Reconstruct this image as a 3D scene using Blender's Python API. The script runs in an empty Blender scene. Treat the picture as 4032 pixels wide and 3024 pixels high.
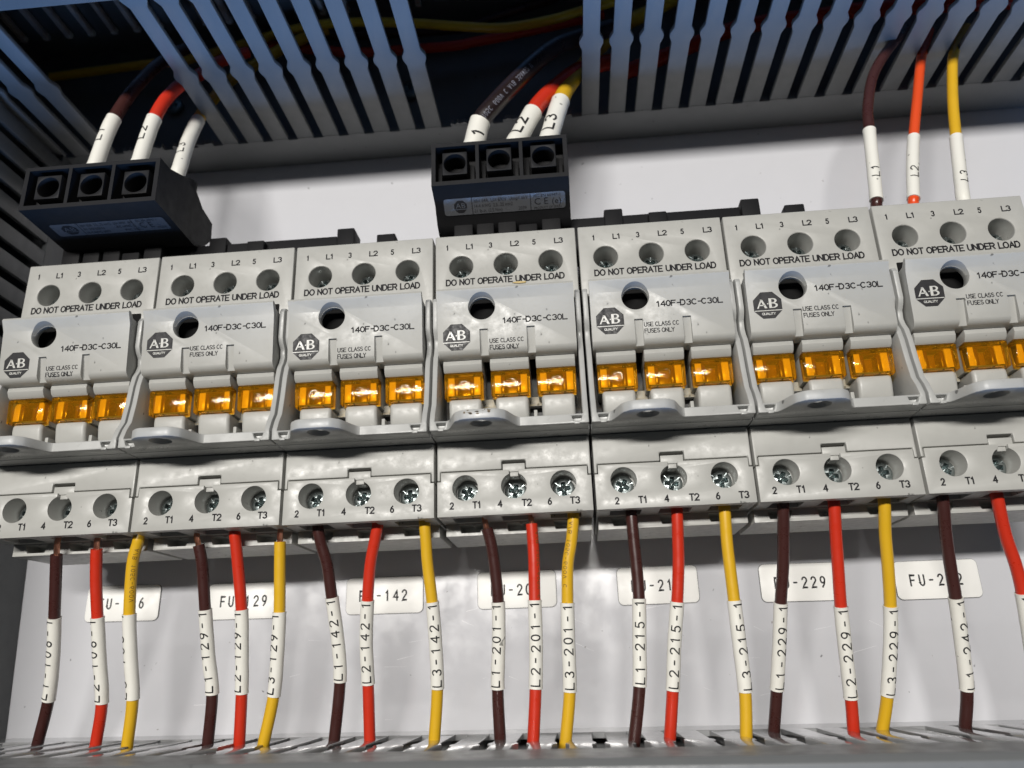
import bpy, bmesh, math, random
from mathutils import Vector, Matrix
random.seed(7)
scene = bpy.context.scene
COL = scene.collection
MM = 0.001

# ---------------------------------------------------------------- camera
# coordinates in the script are millimetres: x to the right, d out of the back panel, z up
def P(x, d, z):
    return Vector((x, -d, z))
cd = bpy.data.cameras.new('camera')
cam = bpy.data.objects.new('camera', cd)
COL.objects.link(cam)
Rm = ((0.9960461314817408, 0.08225642922326931, -0.03355568225643166),
      (-0.05909869957802981, 0.33151296952340414, -0.9415978413027187),
      (-0.066328332320684, 0.9398579844259402, 0.33506345882883903))
right, down, fwd = [Vector(r) for r in Rm]
rot = Matrix((right, -down, -fwd)).transposed()
cam.matrix_world = Matrix.Translation(Vector((160.12044, -276.11023, -67.52107)) * MM) @ rot.to_4x4()
cd.sensor_width = 9.8
cd.lens = 9.8 * 3108.2687 / 4032
cd.clip_start = 0.01
cd.clip_end = 20
cd.dof.use_dof = True
cd.dof.focus_distance = 0.232
cd.dof.aperture_fstop = cd.lens / 2.0
scene.camera = cam

# ---------------------------------------------------------------- world and lamps
w = bpy.data.worlds.new('World')
scene.world = w
w.use_nodes = True
w.node_tree.nodes['Background'].inputs[0].default_value = (0.75, 0.85, 1.0, 1)
w.node_tree.nodes['Background'].inputs[1].default_value = 0.045

def area(name, loc, target, sx, sy, power, color):
    l = bpy.data.lights.new(name, 'AREA')
    l.shape = 'RECTANGLE'
    l.size = sx; l.size_y = sy
    l.energy = power; l.color = color
    o = bpy.data.objects.new(name, l)
    o.location = loc
    o.rotation_euler = (Vector(target) - Vector(loc)).to_track_quat('-Z', 'Y').to_euler()
    COL.objects.link(o)
    return o
# the lamp in front of the cabinet, a long tube fitting a little above the row
area('work_lamp', (-0.08, -1.60, 0.245), (0.15, 0, 0.0), 0.84, 0.09, 31, (1.0, 0.965, 0.915))
# cool daylight coming up from the floor in front of the cabinet
area('floor_daylight', (0.13, -0.335, -1.15), (0.14, -0.10, 0.13), 1.1, 0.21, 22, (0.24, 0.48, 1.0))

scene.view_settings.view_transform = 'Standard'
scene.view_settings.look = 'None'
scene.view_settings.exposure = 0
scene.view_settings.gamma = 1
scene.render.engine = 'CYCLES'
scene.cycles.max_bounces = 10
scene.cycles.transparent_max_bounces = 16
scene.cycles.use_denoising = True

# ---------------------------------------------------------------- materials
def nodes(name):
    m = bpy.data.materials.new(name)
    m.use_nodes = True
    nt = m.node_tree
    return m, nt, nt.nodes['Principled BSDF']
def N(nt, t, **kw):
    n = nt.nodes.new(t)
    for k, v in kw.items():
        setattr(n, k, v)
    return n
def plastic(name, col, rough=0.4, var=0.06, rvar=0.15, bump=0.15, scale=500, spec=0.5, specks=0.0, coat=0.0, rscale=220):
    m, nt, b = nodes(name)
    tc = N(nt, 'ShaderNodeTexCoord')
    n1 = N(nt, 'ShaderNodeTexNoise'); n1.inputs['Scale'].default_value = scale * 0.25; n1.inputs['Detail'].default_value = 4
    nt.links.new(tc.outputs['Object'], n1.inputs['Vector'])
    mix = N(nt, 'ShaderNodeMix', data_type='RGBA')
    mix.inputs[6].default_value = tuple(c * (1 - var) for c in col) + (1,)
    mix.inputs[7].default_value = tuple(min(1, c * (1 + var)) for c in col) + (1,)
    nt.links.new(n1.outputs['Fac'], mix.inputs[0])
    out = mix.outputs[2]
    if specks > 0:      # dust and dirt specks
        n3 = N(nt, 'ShaderNodeTexNoise'); n3.inputs['Scale'].default_value = 420; n3.inputs['Detail'].default_value = 1.5
        nt.links.new(tc.outputs['Object'], n3.inputs['Vector'])
        r = N(nt, 'ShaderNodeValToRGB')
        r.color_ramp.elements[0].position = 0.755 - specks * 0.1; r.color_ramp.elements[0].color = (0, 0, 0, 1)
        r.color_ramp.elements[1].position = 0.80 - specks * 0.1; r.color_ramp.elements[1].color = (1, 1, 1, 1)
        nt.links.new(n3.outputs['Fac'], r.inputs[0])
        m2 = N(nt, 'ShaderNodeMix', data_type='RGBA')
        m2.inputs[7].default_value = tuple(c * 0.35 for c in col) + (1,)
        nt.links.new(r.outputs['Color'], m2.inputs[0])
        nt.links.new(out, m2.inputs[6])
        out = m2.outputs[2]
    nt.links.new(out, b.inputs['Base Color'])
    n2 = N(nt, 'ShaderNodeTexNoise'); n2.inputs['Scale'].default_value = rscale; n2.inputs['Detail'].default_value = 6; n2.inputs['Roughness'].default_value = 0.65
    nt.links.new(tc.outputs['Object'], n2.inputs['Vector'])
    mr = N(nt, 'ShaderNodeMapRange')
    mr.inputs[1].default_value = 0.35; mr.inputs[2].default_value = 0.65
    mr.inputs[3].default_value = max(0.03, rough - rvar); mr.inputs[4].default_value = rough + rvar
    nt.links.new(n2.outputs['Fac'], mr.inputs[0])
    nt.links.new(mr.outputs[0], b.inputs['Roughness'])
    if bump > 0:
        n4 = N(nt, 'ShaderNodeTexNoise'); n4.inputs['Scale'].default_value = scale * 5; n4.inputs['Detail'].default_value = 3
        nt.links.new(tc.outputs['Object'], n4.inputs['Vector'])
        bp = N(nt, 'ShaderNodeBump'); bp.inputs['Strength'].default_value = bump; bp.inputs['Distance'].default_value = 0.00006
        nt.links.new(n4.outputs['Fac'], bp.inputs['Height'])
        nt.links.new(bp.outputs[0], b.inputs['Normal'])
    b.inputs['Specular IOR Level'].default_value = spec
    if coat:
        b.inputs['Coat Weight'].default_value = coat
        b.inputs['Coat Roughness'].default_value = 0.12
    return m
GREY = plastic('light_grey_plastic', (0.40, 0.40, 0.378), 0.42, 0.03, 0.11, 0.10, specks=0.25, rscale=420)
GREY2 = plastic('cool_grey_plastic', (0.395, 0.40, 0.39), 0.40, 0.03, 0.14, 0.10, specks=0.3)
PRINT = plastic('black_print', (0.016, 0.016, 0.018), 0.6, 0.3, 0.1, 0.0, spec=0.2)
LOGO = plastic('logo_print', (0.020, 0.020, 0.022), 0.5, 0.3, 0.15, 0.3, rscale=900, spec=0.3)
LOGOW = plastic('logo_relief', (0.55, 0.55, 0.52), 0.35)
BLACK = plastic('black_plastic', (0.011, 0.011, 0.012), 0.6, 0.2, 0.05, 0.3, spec=0.18, scale=800)
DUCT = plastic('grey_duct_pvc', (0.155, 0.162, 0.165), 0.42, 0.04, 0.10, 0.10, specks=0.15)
DUCTLOW = plastic('glossy_duct_pvc', (0.29, 0.295, 0.30), 0.06, 0.04, 0.02, 0.01, specks=0.15)
DUCTSHADE = plastic('shaded_duct_pvc', (0.075, 0.08, 0.083), 0.42, 0.04, 0.10, 0.10)  # duct grey with the shade on the left duct put into the colour
BROKEN = plastic('stress_whitened_pvc', (0.85, 0.83, 0.78), 0.6)
FIN = plastic('lightened_brown_pvc', (0.72, 0.63, 0.57), 0.5)  # pale tone stands in for light on the far fingers
PANEL = plastic('white_enamel_panel', (0.60, 0.605, 0.635), 0.16, 0.02, 0.07, 0.03, specks=0.1, rscale=90)
TAG = plastic('white_engraved_tag', (0.95, 0.945, 0.91), 0.4, 0.02, 0.1, 0.05)
TAGEDGE = plastic('tag_edge', (0.05, 0.05, 0.055), 0.4)
BROWN = plastic('brown_wire_pvc', (0.048, 0.016, 0.014), 0.32, 0.12, 0.08, 0.15, scale=300)
RED = plastic('red_wire_pvc', (0.54, 0.030, 0.011), 0.34, 0.08, 0.08, 0.15, scale=300)
ORANGE = plastic('orange_red_wire_pvc', (0.72, 0.075, 0.014), 0.34, 0.06, 0.08, 0.15, scale=300)
YELLOW = plastic('yellow_wire_pvc', (0.66, 0.39, 0.016), 0.36, 0.06, 0.08, 0.15, scale=300)
BLUE = plastic('blue_wire_pvc', (0.02, 0.08, 0.33), 0.36)
SLEEVE = plastic('white_sleeve', (0.78, 0.77, 0.71), 0.42, 0.03, 0.1, 0.15, specks=0.25)
CABLEINK = plastic('cable_ink', (0.16, 0.08, 0.02), 0.5)
CABLEINKW = plastic('pale_cable_ink', (0.25, 0.26, 0.32), 0.5)
STICKER = plastic('silver_sticker', (0.075, 0.078, 0.085), 0.35)
WELL = plastic('cavity_shade_grey', (0.10, 0.10, 0.10), 0.6)  # dark tone carries the shade inside the recesses
HOLESHADE = plastic('hole_shade_black', (0.012, 0.012, 0.012), 0.9, 0.1, 0.05, 0.0, spec=0.08)  # near black, the shade behind the handle hole as colour
FUSEBODY = plastic('dark_brown_contact', (0.10, 0.035, 0.03), 0.22, 0.3, 0.1, 0.3)
POCKET = plastic('lamp_pocket_plastic', (0.70, 0.62, 0.5), 0.25, 0.15, 0.15, 0.3)
LFLOOR = plastic('lamp_floor_plastic', (0.20, 0.12, 0.06), 0.2, 0.25, 0.1, 0.3)
GRIME = plastic('dried_grime', (0.17, 0.13, 0.08), 0.8)
def metal(name, col, rough):
    m, nt, b = nodes(name)
    b.inputs['Base Color'].default_value = col + (1,)
    b.inputs['Metallic'].default_value = 1
    tc = N(nt, 'ShaderNodeTexCoord')
    n2 = N(nt, 'ShaderNodeTexNoise'); n2.inputs['Scale'].default_value = 900; n2.inputs['Detail'].default_value = 3
    nt.links.new(tc.outputs['Object'], n2.inputs['Vector'])
    mr = N(nt, 'ShaderNodeMapRange'); mr.inputs[3].default_value = rough * 0.5; mr.inputs[4].default_value = rough * 1.6
    nt.links.new(n2.outputs['Fac'], mr.inputs[0]); nt.links.new(mr.outputs[0], b.inputs['Roughness'])
    bp = N(nt, 'ShaderNodeBump'); bp.inputs['Strength'].default_value = 0.2; bp.inputs['Distance'].default_value = 0.0001
    nt.links.new(n2.outputs['Fac'], bp.inputs['Height']); nt.links.new(bp.outputs[0], b.inputs['Normal'])
    return m
ZINC = metal('zinc_plated_steel', (0.34, 0.38, 0.38), 0.30)
ZINCDARK = metal('dull_zinc', (0.30, 0.38, 0.40), 0.4)
COPPER = metal('copper_strand', (0.62, 0.30, 0.20), 0.35)
def amber():
    m = bpy.data.materials.new('amber_window'); m.use_nodes = True
    nt = m.node_tree; nt.nodes.clear()
    out = N(nt, 'ShaderNodeOutputMaterial')
    tr = N(nt, 'ShaderNodeBsdfTransparent'); tr.inputs[0].default_value = (1.0, 0.81, 0.30, 1)
    gl = N(nt, 'ShaderNodeBsdfGlossy'); gl.inputs['Roughness'].default_value = 0.07; gl.inputs[0].default_value = (0.85, 0.8, 0.7, 1)
    df = N(nt, 'ShaderNodeBsdfDiffuse'); df.inputs[0].default_value = (1.0, 0.50, 0.02, 1)
    m0 = N(nt, 'ShaderNodeMixShader'); m0.inputs[0].default_value = 0.07
    nt.links.new(tr.outputs[0], m0.inputs[1]); nt.links.new(df.outputs[0], m0.inputs[2])
    fr = N(nt, 'ShaderNodeFresnel'); fr.inputs[0].default_value = 1.30
    tc = N(nt, 'ShaderNodeTexCoord')
    n = N(nt, 'ShaderNodeTexNoise'); n.inputs['Scale'].default_value = 500; n.inputs['Detail'].default_value = 3
    nt.links.new(tc.outputs['Object'], n.inputs['Vector'])
    bp = N(nt, 'ShaderNodeBump'); bp.inputs['Strength'].default_value = 0.3; bp.inputs['Distance'].default_value = 0.0003
    nt.links.new(n.outputs['Fac'], bp.inputs['Height'])
    nt.links.new(bp.outputs[0], gl.inputs['Normal'])
    ms = N(nt, 'ShaderNodeMixShader')
    nt.links.new(fr.outputs[0], ms.inputs[0]); nt.links.new(m0.outputs[0], ms.inputs[1]); nt.links.new(gl.outputs[0], ms.inputs[2])
    nt.links.new(ms.outputs[0], out.inputs[0])
    return m
AMBER = amber()

# ---------------------------------------------------------------- mesh helpers (millimetres until finish())
def new_bm(): return bmesh.new()
def add_box(bm, x0, x1, d0, d1, z0, z1):
    vs = [bm.verts.new(P(x, d, z)) for x in (x0, x1) for d in (d0, d1) for z in (z0, z1)]
    for f in ((0, 1, 3, 2), (4, 6, 7, 5), (0, 4, 5, 1), (2, 3, 7, 6), (0, 2, 6, 4), (1, 5, 7, 3)):
        bm.faces.new([vs[i] for i in f])
    return vs
def add_prism(bm, pts, lo, hi, axis):
    """pts: polygon; axis 'x' -> pts are (d,z); 'd' -> (x,z); 'z' -> (x,d)"""
    def mk(a, b, t):
        return P(t, a, b) if axis == 'x' else (P(a, t, b) if axis == 'd' else P(a, b, t))
    A = [bm.verts.new(mk(a, b, lo)) for a, b in pts]
    B = [bm.verts.new(mk(a, b, hi)) for a, b in pts]
    bm.faces.new(A); bm.faces.new(B[::-1])
    n = len(pts)
    for i in range(n):
        j = (i + 1) % n
        bm.faces.new((A[j], A[i], B[i], B[j]))
def circle(cx, cy, r, n=32, a0=0.0):
    return [(cx + r * math.cos(a0 + 2 * math.pi * i / n), cy + r * math.sin(a0 + 2 * math.pi * i / n)) for i in range(n)]
def to_obj(bm):
    bmesh.ops.recalc_face_normals(bm, faces=bm.faces)
    me = bpy.data.meshes.new('m'); bm.to_mesh(me); bm.free()
    o = bpy.data.objects.new('tmp', me); COL.objects.link(o)
    return o
def finish(name, bm, mat, parent=None, cut=None, bevel=0, seg=2, smooth=30, kind=None):
    """bm in mm -> linked object with optional boolean cut and bevel baked in"""
    o = to_obj(bm)
    tmp = [o]
    if cut is not None:
        cuts = cut if isinstance(cut, list) else [cut]
        for c in cuts:
            co = to_obj(c); tmp.append(co)
            md = o.modifiers.new('b', 'BOOLEAN'); md.object = co; md.operation = 'DIFFERENCE'; md.solver = 'EXACT'
    if bevel:
        md = o.modifiers.new('v', 'BEVEL'); md.width = bevel; md.segments = seg; md.limit_method = 'ANGLE'
        md.angle_limit = math.radians(35); md.harden_normals = False
    if cut is not None or bevel:
        bpy.context.view_layer.update()
        dg = bpy.context.evaluated_depsgraph_get()
        me = bpy.data.meshes.new_from_object(o.evaluated_get(dg))
    else:
        me = o.data.copy()
    me.transform(Matrix.Scale(MM, 4))
    for t in tmp:
        d = t.data; bpy.data.objects.remove(t); bpy.data.meshes.remove(d)
    return link(name, me, mat, parent, smooth, kind)
def link(name, me, mat, parent=None, smooth=30, kind=None):
    me.materials.clear(); me.materials.append(mat)
    if smooth:
        for p_ in me.polygons: p_.use_smooth = True
        try: me.set_sharp_from_angle(angle=math.radians(smooth))
        except Exception: pass
    me.name = name
    ob = bpy.data.objects.new(name, me); COL.objects.link(ob)
    if parent is not None: ob.parent = parent
    if kind: ob['kind'] = kind
    return ob
def thing(name, label, cat, loc=(0, 0, 0), group=None, kind=None):
    o = bpy.data.objects.new(name, None); COL.objects.link(o)
    o.empty_display_size = 0.01
    o.location = P(*loc) * MM
    if label: o['label'] = label
    if cat: o['category'] = cat
    if group: o['group'] = group
    if kind: o['kind'] = kind
    return o
def copy_tree(o, parent=None):
    c = o.copy(); COL.objects.link(c); c.parent = parent
    for ch in list(o.children): copy_tree(ch, c)
    return c

# ---------------------------------------------------------------- lettering
def text_mesh(s, align='LEFT'):
    cu = bpy.data.curves.new('t', 'FONT'); cu.body = s; cu.align_x = align; cu.resolution_u = 2
    o = bpy.data.objects.new('t', cu); COL.objects.link(o)
    bpy.context.view_layer.update()
    me = bpy.data.meshes.new_from_object(o.evaluated_get(bpy.context.evaluated_depsgraph_get()))
    bpy.data.objects.remove(o); bpy.data.curves.remove(cu)
    return me
def add_text(bm, s, x0, base, width, cap, d, dfun=None, th=None):
    """printed lettering in strokes, proportional widths; x0..x0+width, baseline z=base, cap height cap"""
    th = th or cap * 0.19
    pos = []; x = 0.0
    for c in s:
        pos.append(x); x += ADV.get(c, 0.98)
    total = x - 0.2
    k = (width - th) / total
    for c, px_ in zip(s, pos):
        for q in stroke_tris(c, k * WID.get(c, 1.0), cap - th, 1, th):
            bm.faces.new([bm.verts.new(P(x0 + th / 2 + px_ * k + v[0], (dfun(base + v[1]) if dfun else d), base + th / 2 + v[1])) for v in q])
ADV = {'1': 0.85, 'I': 0.42, ' ': 0.55, '-': 0.72, 'L': 0.9, 'O': 1.14, 'D': 1.1, 'N': 1.08, 'U': 1.06, 'A': 1.06, 'R': 1.08, 'Q': 1.14, 'C': 1.08, 'T': 0.98, '.': 0.4}
WID = {'O': 1.12, 'D': 1.1, 'N': 1.05, 'U': 1.08, 'A': 1.1, 'R': 1.08, 'Q': 1.12, 'C': 1.08}
def arc(cx, cy, rx, ry, a0, a1, n=10):
    return [(cx + rx * math.cos(math.radians(a0 + (a1 - a0) * i / n)), cy + ry * math.sin(math.radians(a0 + (a1 - a0) * i / n))) for i in range(n + 1)]
G = {  # single stroke glyphs, cell 1 wide and 1 high
    'L': [[(0, 1), (0, 0), (0.8, 0)]],
    '1': [[(0.15, 0.78), (0.42, 1), (0.42, 0)]],
    '2': [arc(0.4, 0.72, 0.38, 0.28, 165, -25) + [(0.02, 0), (0.8, 0)]],
    '3': [arc(0.4, 0.75, 0.34, 0.25, 150, -90, 8) + arc(0.4, 0.26, 0.38, 0.26, 80, -150, 9)],
    '4': [[(0.62, 0), (0.62, 1), (0.0, 0.3), (0.82, 0.3)]],
    '5': [[(0.72, 1), (0.16, 1), (0.08, 0.55)] + arc(0.38, 0.32, 0.38, 0.32, 120, -150, 10)],
    '6': [arc(0.4, 0.3, 0.36, 0.3, 150, -210, 14) + [(0.2, 0.75), (0.55, 1)]],
    '9': [arc(0.4, 0.7, 0.36, 0.3, -30, 330, 14) + [(0.6, 0.25), (0.3, 0)]],
    '0': [arc(0.4, 0.5, 0.37, 0.5, 90, 450, 18)],
    '-': [[(0.12, 0.5), (0.62, 0.5)]],
    'F': [[(0, 0), (0, 1), (0.75, 1)], [(0, 0.52), (0.6, 0.52)]],
    'U': [[(0, 1), (0, 0.32)] + arc(0.38, 0.32, 0.38, 0.32, 180, 360, 8) + [(0.76, 1)]],
    'E': [[(0.75, 1), (0, 1), (0, 0), (0.75, 0)], [(0, 0.5), (0.6, 0.5)]],
    'O': [arc(0.4, 0.5, 0.42, 0.5, 90, 450, 18)],
    'R': [[(0, 0), (0, 1), (0.45, 1)] + arc(0.45, 0.74, 0.3, 0.26, 90, -90, 6) + [(0, 0.48)], [(0.4, 0.48), (0.75, 0)]],
    'T': [[(0, 1), (0.8, 1)], [(0.4, 1), (0.4, 0)]],
    'W': [[(0, 1), (0.2, 0), (0.4, 0.8), (0.6, 0), (0.8, 1)]],
    'C': [arc(0.42, 0.5, 0.4, 0.5, 50, 310, 12)],
    'V': [[(0, 1), (0.4, 0), (0.8, 1)]],
    'A': [[(0, 0), (0.4, 1), (0.8, 0)], [(0.15, 0.35), (0.65, 0.35)]],
    'B': [[(0, 0), (0, 1), (0.45, 1)] + arc(0.45, 0.76, 0.27, 0.24, 90, -90, 6) + [(0, 0.52)], [(0.45, 0.52)] + arc(0.45, 0.26, 0.32, 0.26, 90, -90, 6) + [(0, 0)]],
    '/': [[(0.1, 0), (0.6, 1)]],
    ' ': [],
    'D': [[(0, 0), (0, 1), (0.35, 1)] + arc(0.35, 0.5, 0.4, 0.5, 90, -90, 10) + [(0, 0)]],
    'N': [[(0, 0), (0, 1), (0.75, 0), (0.75, 1)]],
    'P': [[(0, 0), (0, 1), (0.42, 1)] + arc(0.42, 0.73, 0.3, 0.27, 90, -90, 6) + [(0, 0.46)]],
    'S': [arc(0.4, 0.75, 0.33, 0.25, 35, 250, 9) + arc(0.4, 0.26, 0.36, 0.26, 70, -150, 10)],
    'Y': [[(0, 1), (0.4, 0.45), (0.8, 1)], [(0.4, 0.45), (0.4, 0)]],
    'Q': [arc(0.4, 0.5, 0.42, 0.5, 90, 450, 18), [(0.5, 0.25), (0.8, -0.03)]],
    'I': [[(0.1, 0), (0.1, 1)]],
    'G': [arc(0.42, 0.5, 0.4, 0.5, 50, 360, 12) + [(0.45, 0.5)]],
}
def stroke_tris(s, cw, chh, pitch, th):
    """polygons (list of 2D quads) of a stroked string starting at 0,0"""
    quads = []
    for i, c in enumerate(s):
        for st in G.get(c, []):
            pts = [(i * pitch + a * cw, b * chh) for a, b in st]
            # resample for bending
            q = [pts[0]]
            for a, b in zip(pts, pts[1:]):
                L = math.dist(a, b); n = max(1, int(L / (chh * 0.22)))
                for k in range(1, n + 1):
                    q.append((a[0] + (b[0] - a[0]) * k / n, a[1] + (b[1] - a[1]) * k / n))
            L = len(q); off = []
            for k in range(L):
                a = q[max(0, k - 1)]; b = q[min(L - 1, k + 1)]
                t = Vector((b[0] - a[0], b[1] - a[1]))
                if t.length < 1e-9: t = Vector((1, 0))
                t.normalize(); nrm = Vector((-t.y, t.x))
                # mitre at sharp corners
                m = 1.0
                if 0 < k < L - 1:
                    t1 = Vector((q[k][0] - a[0], q[k][1] - a[1])); t1.normalize()
                    m = 1.0 / max(0.55, abs(Vector((-t1.y, t1.x)).dot(nrm)))
                e = Vector((0, 0))
                if k == 0: e = -t * th * 0.4
                if k == L - 1: e = t * th * 0.4
                c_ = Vector(q[k]) + e
                off.append((c_ + nrm * th * 0.5 * m, c_ - nrm * th * 0.5 * m))
            for k in range(L - 1):
                quads.append((off[k][0], off[k][1], off[k + 1][1], off[k + 1][0]))
    return quads

# ---------------------------------------------------------------- setting: the white back panel
bm = new_bm(); add_box(bm, -44, 420, -2, 0, -190, 262)
back = finish('back_panel', bm, PANEL, kind='structure')

bm = new_bm()
rs_ = random.Random(5)
for k in range(34):      # fine scratches in the enamel
    x, z = rs_.choice([(rs_.uniform(70, 250), rs_.uniform(-84, -40)), (rs_.uniform(-20, 280), rs_.uniform(-84, -40))])
    L_, a_ = rs_.uniform(1.5, 8), rs_.choice([0.06, 0.1, -0.5, 0.3]) + rs_.uniform(-0.15, 0.15)
    dx_, dz_ = L_ * math.cos(a_), L_ * math.sin(a_); w_ = rs_.uniform(0.03, 0.07)
    bm.faces.new([bm.verts.new(P(xx, 0.02, zz)) for xx, zz in ((x, z - w_), (x + dx_, z + dz_ - w_ * 0.3), (x + dx_, z + dz_ + w_ * 0.3), (x, z + w_))])
finish('scratch_marks', bm, plastic('scratched_enamel', (0.9, 0.9, 0.92), 0.3), back, smooth=0)
for k in range(1):
    bm = new_bm()
    for j in range(26):
        x, z = rs_.uniform(-25, 300), rs_.choice([rs_.uniform(-84, -36), rs_.uniform(78, 118)]); q = rs_.uniform(0.12, 0.4); e = rs_.uniform(0.3, 1.8); a_ = rs_.uniform(0, 3.1)
        bm.faces.new([bm.verts.new(P(x + q * math.cos(t) * math.cos(a_) - q * e * 0.5 * math.sin(t) * math.sin(a_), 0.03, z + q * math.cos(t) * math.sin(a_) + q * e * 0.5 * math.sin(t) * math.cos(a_))) for t in [2 * math.pi * i / 9 + rs_.uniform(-.2, .2) for i in range(9)]])
    finish('dirt_marks', bm, plastic('grey_dirt', (0.33, 0.32, 0.32), 0.7), back, smooth=0)

# ---------------------------------------------------------------- wiring ducts
def finger_poly(cx, d0, d1, dn, w0, w1, wb, flare=True):
    h0, h1, hb = w0 / 2, w1 / 2, wb / 2
    R_ = [(cx + h0, d0), (cx + h0, dn - 3.5), (cx + hb, dn - 0.8), (cx + hb, dn + 0.8), (cx + h1, dn + 3.5)]
    if flare: R_ += [(cx + h1, d1 - 4), (cx + h1 + 1.4, d1 - 1.2), (cx + h1 + 1.8, d1)]
    else: R_ += [(cx + h1, d1)]
    L_ = [(2 * cx - x, d) for x, d in R_[::-1]]
    return R_ + L_

# upper duct
PIT = 10.36
up = thing('wiring_duct', 'grey slotted wiring duct across the top, bluish underside with two gaps of broken fingers', 'wiring duct', (150, 0, 134.6))
def rel(bm, dx, dd, dz):
    bmesh.ops.translate(bm, verts=bm.verts, vec=P(dx, dd, dz)); return bm
Z0 = 134.6
U0 = (150, 0, 134.6)
def fin_up(name, bm, mat, **kw):
    rel(bm, -U0[0], 0, -U0[2]); return finish(name, bm, mat, up, **kw)
bm = new_bm(); add_box(bm, -70, 420, 0.4, 2.2, Z0 + 1.8, 203); fin_up('base', bm, DUCT)
bm = new_bm()
# base strip with the stumps of the broken fingers
xs = [-70 + 0.0]
def slot_x(n): return 36.5 + PIT * n
pts = [(-70, 0.4), (420, 0.4)]
top = []
for n in range(37, -11, -1):
    cx = slot_x(n)
    if cx > 418 or cx < -68: continue
    missing_r = (n in (-4, -3, -2, -1, 0 - 0)) and n != 0
    top += [(cx + 1.95, 17.8), (cx + 1.95, 17.2), (cx - 1.95, 17.2), (cx - 1.95, 17.8)]
add_prism(bm, pts + [(420, 17.8)] + top + [(-70, 17.8)], Z0, Z0 + 1.8, 'z')
fin_up('side_wall', bm, DUCT, bevel=0.15, seg=1)
gone = set(list(range(-4, 0)) + list(range(9, 14)))
fm = {}
fing_count = 0
for n in range(-9, 37):
    cx = slot_x(n) - PIT / 2          # finger to the left of slot n
    if n in gone:     # left stump at each broken finger
        bm = new_bm()
        pr = [(cx - 3.2, 17.8), (cx + 3.2, 17.8)]
        k = 7
        pr += [(cx + 3.2 - 6.4 * j / k, 18.2 + random.random() * 1.3) for j in range(k + 1)]
        add_prism(bm, pr, Z0 + 0.05, Z0 + 1.75, 'z')
        fin_up('broken_stump', bm, DUCT, bevel=0)
        continue
    if 'a' not in fm:
        bm = new_bm(); add_prism(bm, finger_poly(0, 17.8, 92, 56, PIT - 3.9, PIT - 4.6, PIT - 2.1), 0, 1.8, 'z')
        o = finish('finger', bm, DUCT, up, bevel=0.22, seg=2); fm['a'] = o
    else:
        o = fm['a'].copy(); COL.objects.link(o)
    o.location = P(cx - U0[0], 0, 0) * MM
    o.rotation_euler = (0, random.uniform(-0.004, 0.004), 0)
bm = new_bm(); add_prism(bm, [(92.0, Z0 - 0.05), (97, Z0 - 0.05), (99.5, Z0 - 1.6), (101.5, Z0 - 1.6), (101.5, 205), (99.6, 205), (99.6, Z0 + 1.85), (92.0, Z0 + 1.85)], -70, 420, 'x')
fin_up('cover', bm, DUCT, bevel=0.3)
bm = new_bm(); add_box(bm, -70, 420, 2.2, 99.4, 201.5, 203.5); fin_up('far_blocking_sheet', bm, DUCT)  # solid sheet added so the bright panel stays hidden past the fingers
bm = new_bm(); add_box(bm, -77, -70.1, 0.4, 101.5, Z0 - 0.5, 205); fin_up('end_light_stop', bm, DUCT)  # unseen, added to keep light from leaking into the duct end
fmesh = None
for k in range(0, 18):
    cx = -68 + 10.33 * k
    if fmesh is None:
        bm = new_bm(); add_prism(bm, [(92, 3), (16.2, 3), (16.2, 0.4), (16.9, 0), (92, 0)], -1.0, 1.0, 'x')
        o = finish('far_finger', bm, FIN, up, bevel=0.3, seg=2)
        bm = new_bm(); add_prism(bm, [(17.6, -0.1), (16.0, 0.7), (16.0, 3.05), (18.4, 3.05), (18.4, -0.1)], -1.15, 1.15, 'x')
        t = finish('broken_tip', bm, BROKEN, o, bevel=0.25)
        fmesh = (o, t)
    else:
        o = fmesh[0].copy(); COL.objects.link(o); t = fmesh[1].copy(); COL.objects.link(t); t.parent = o
    o.location = P(cx - U0[0], 0, 197.6 - U0[2]) * MM
    o.scale = (1.0, 1, 1)
# left vertical duct
lf = thing('wiring_duct', 'grey vertical slotted wiring duct along the left edge, shade put into its colour', 'wiring duct', (-38, 0, 0))
def fin_lf(name, bm, mat, **kw):
    rel(bm, 38, 0, 0); return finish(name, bm, mat, lf, **kw)
bm = new_bm(); add_prism(bm, [(-36.3, -21 + 0), (-38.1, -21 + 0)], 0, 1, 'd') if False else None
def wall_x(z):  # the duct leans a little
    return -38.0 if z > -20 else -38.0 - (z + 20) * 0.05
bm = new_bm()
vs = []
for z in (-190, -20, 134.2):
    x = wall_x(z)
    vs.append([bm.verts.new(P(xx, dd, z)) for xx, dd in ((x, 0.3), (x, 19.4), (x - 1.8, 19.4), (x - 1.8, 0.3))])
for a, b in zip(vs, vs[1:]):
    for i in range(4):
        j = (i + 1) % 4; bm.faces.new((a[i], a[j], b[j], b[i]))
bm.faces.new(vs[0]); bm.faces.new(vs[-1][::-1])
fin_lf('side_wall', bm, DUCTSHADE)
bm = new_bm(); add_box(bm, -75, -39.9, 0.3, 2, -190, 134); fin_lf('base', bm, DUCTSHADE)
bm = new_bm(); add_box(bm, -77, -75, 0.3, 100, -192, 134); add_box(bm, -75, -38.2, 0.3, 98, -192, -190); fin_lf('outer_light_stop', bm, DUCTSHADE)  # unseen wall and bottom cap, added to stop light leaking in
bm = new_bm(); add_box(bm, -40.3, -37.9, 92, 100, -190, 134); add_box(bm, -75, -40.3, 98, 100, -190, 134); fin_lf('cover', bm, DUCTSHADE)
first = None
zs = [91.7 + PIT * k for k in range(-10, 5)]
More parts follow.
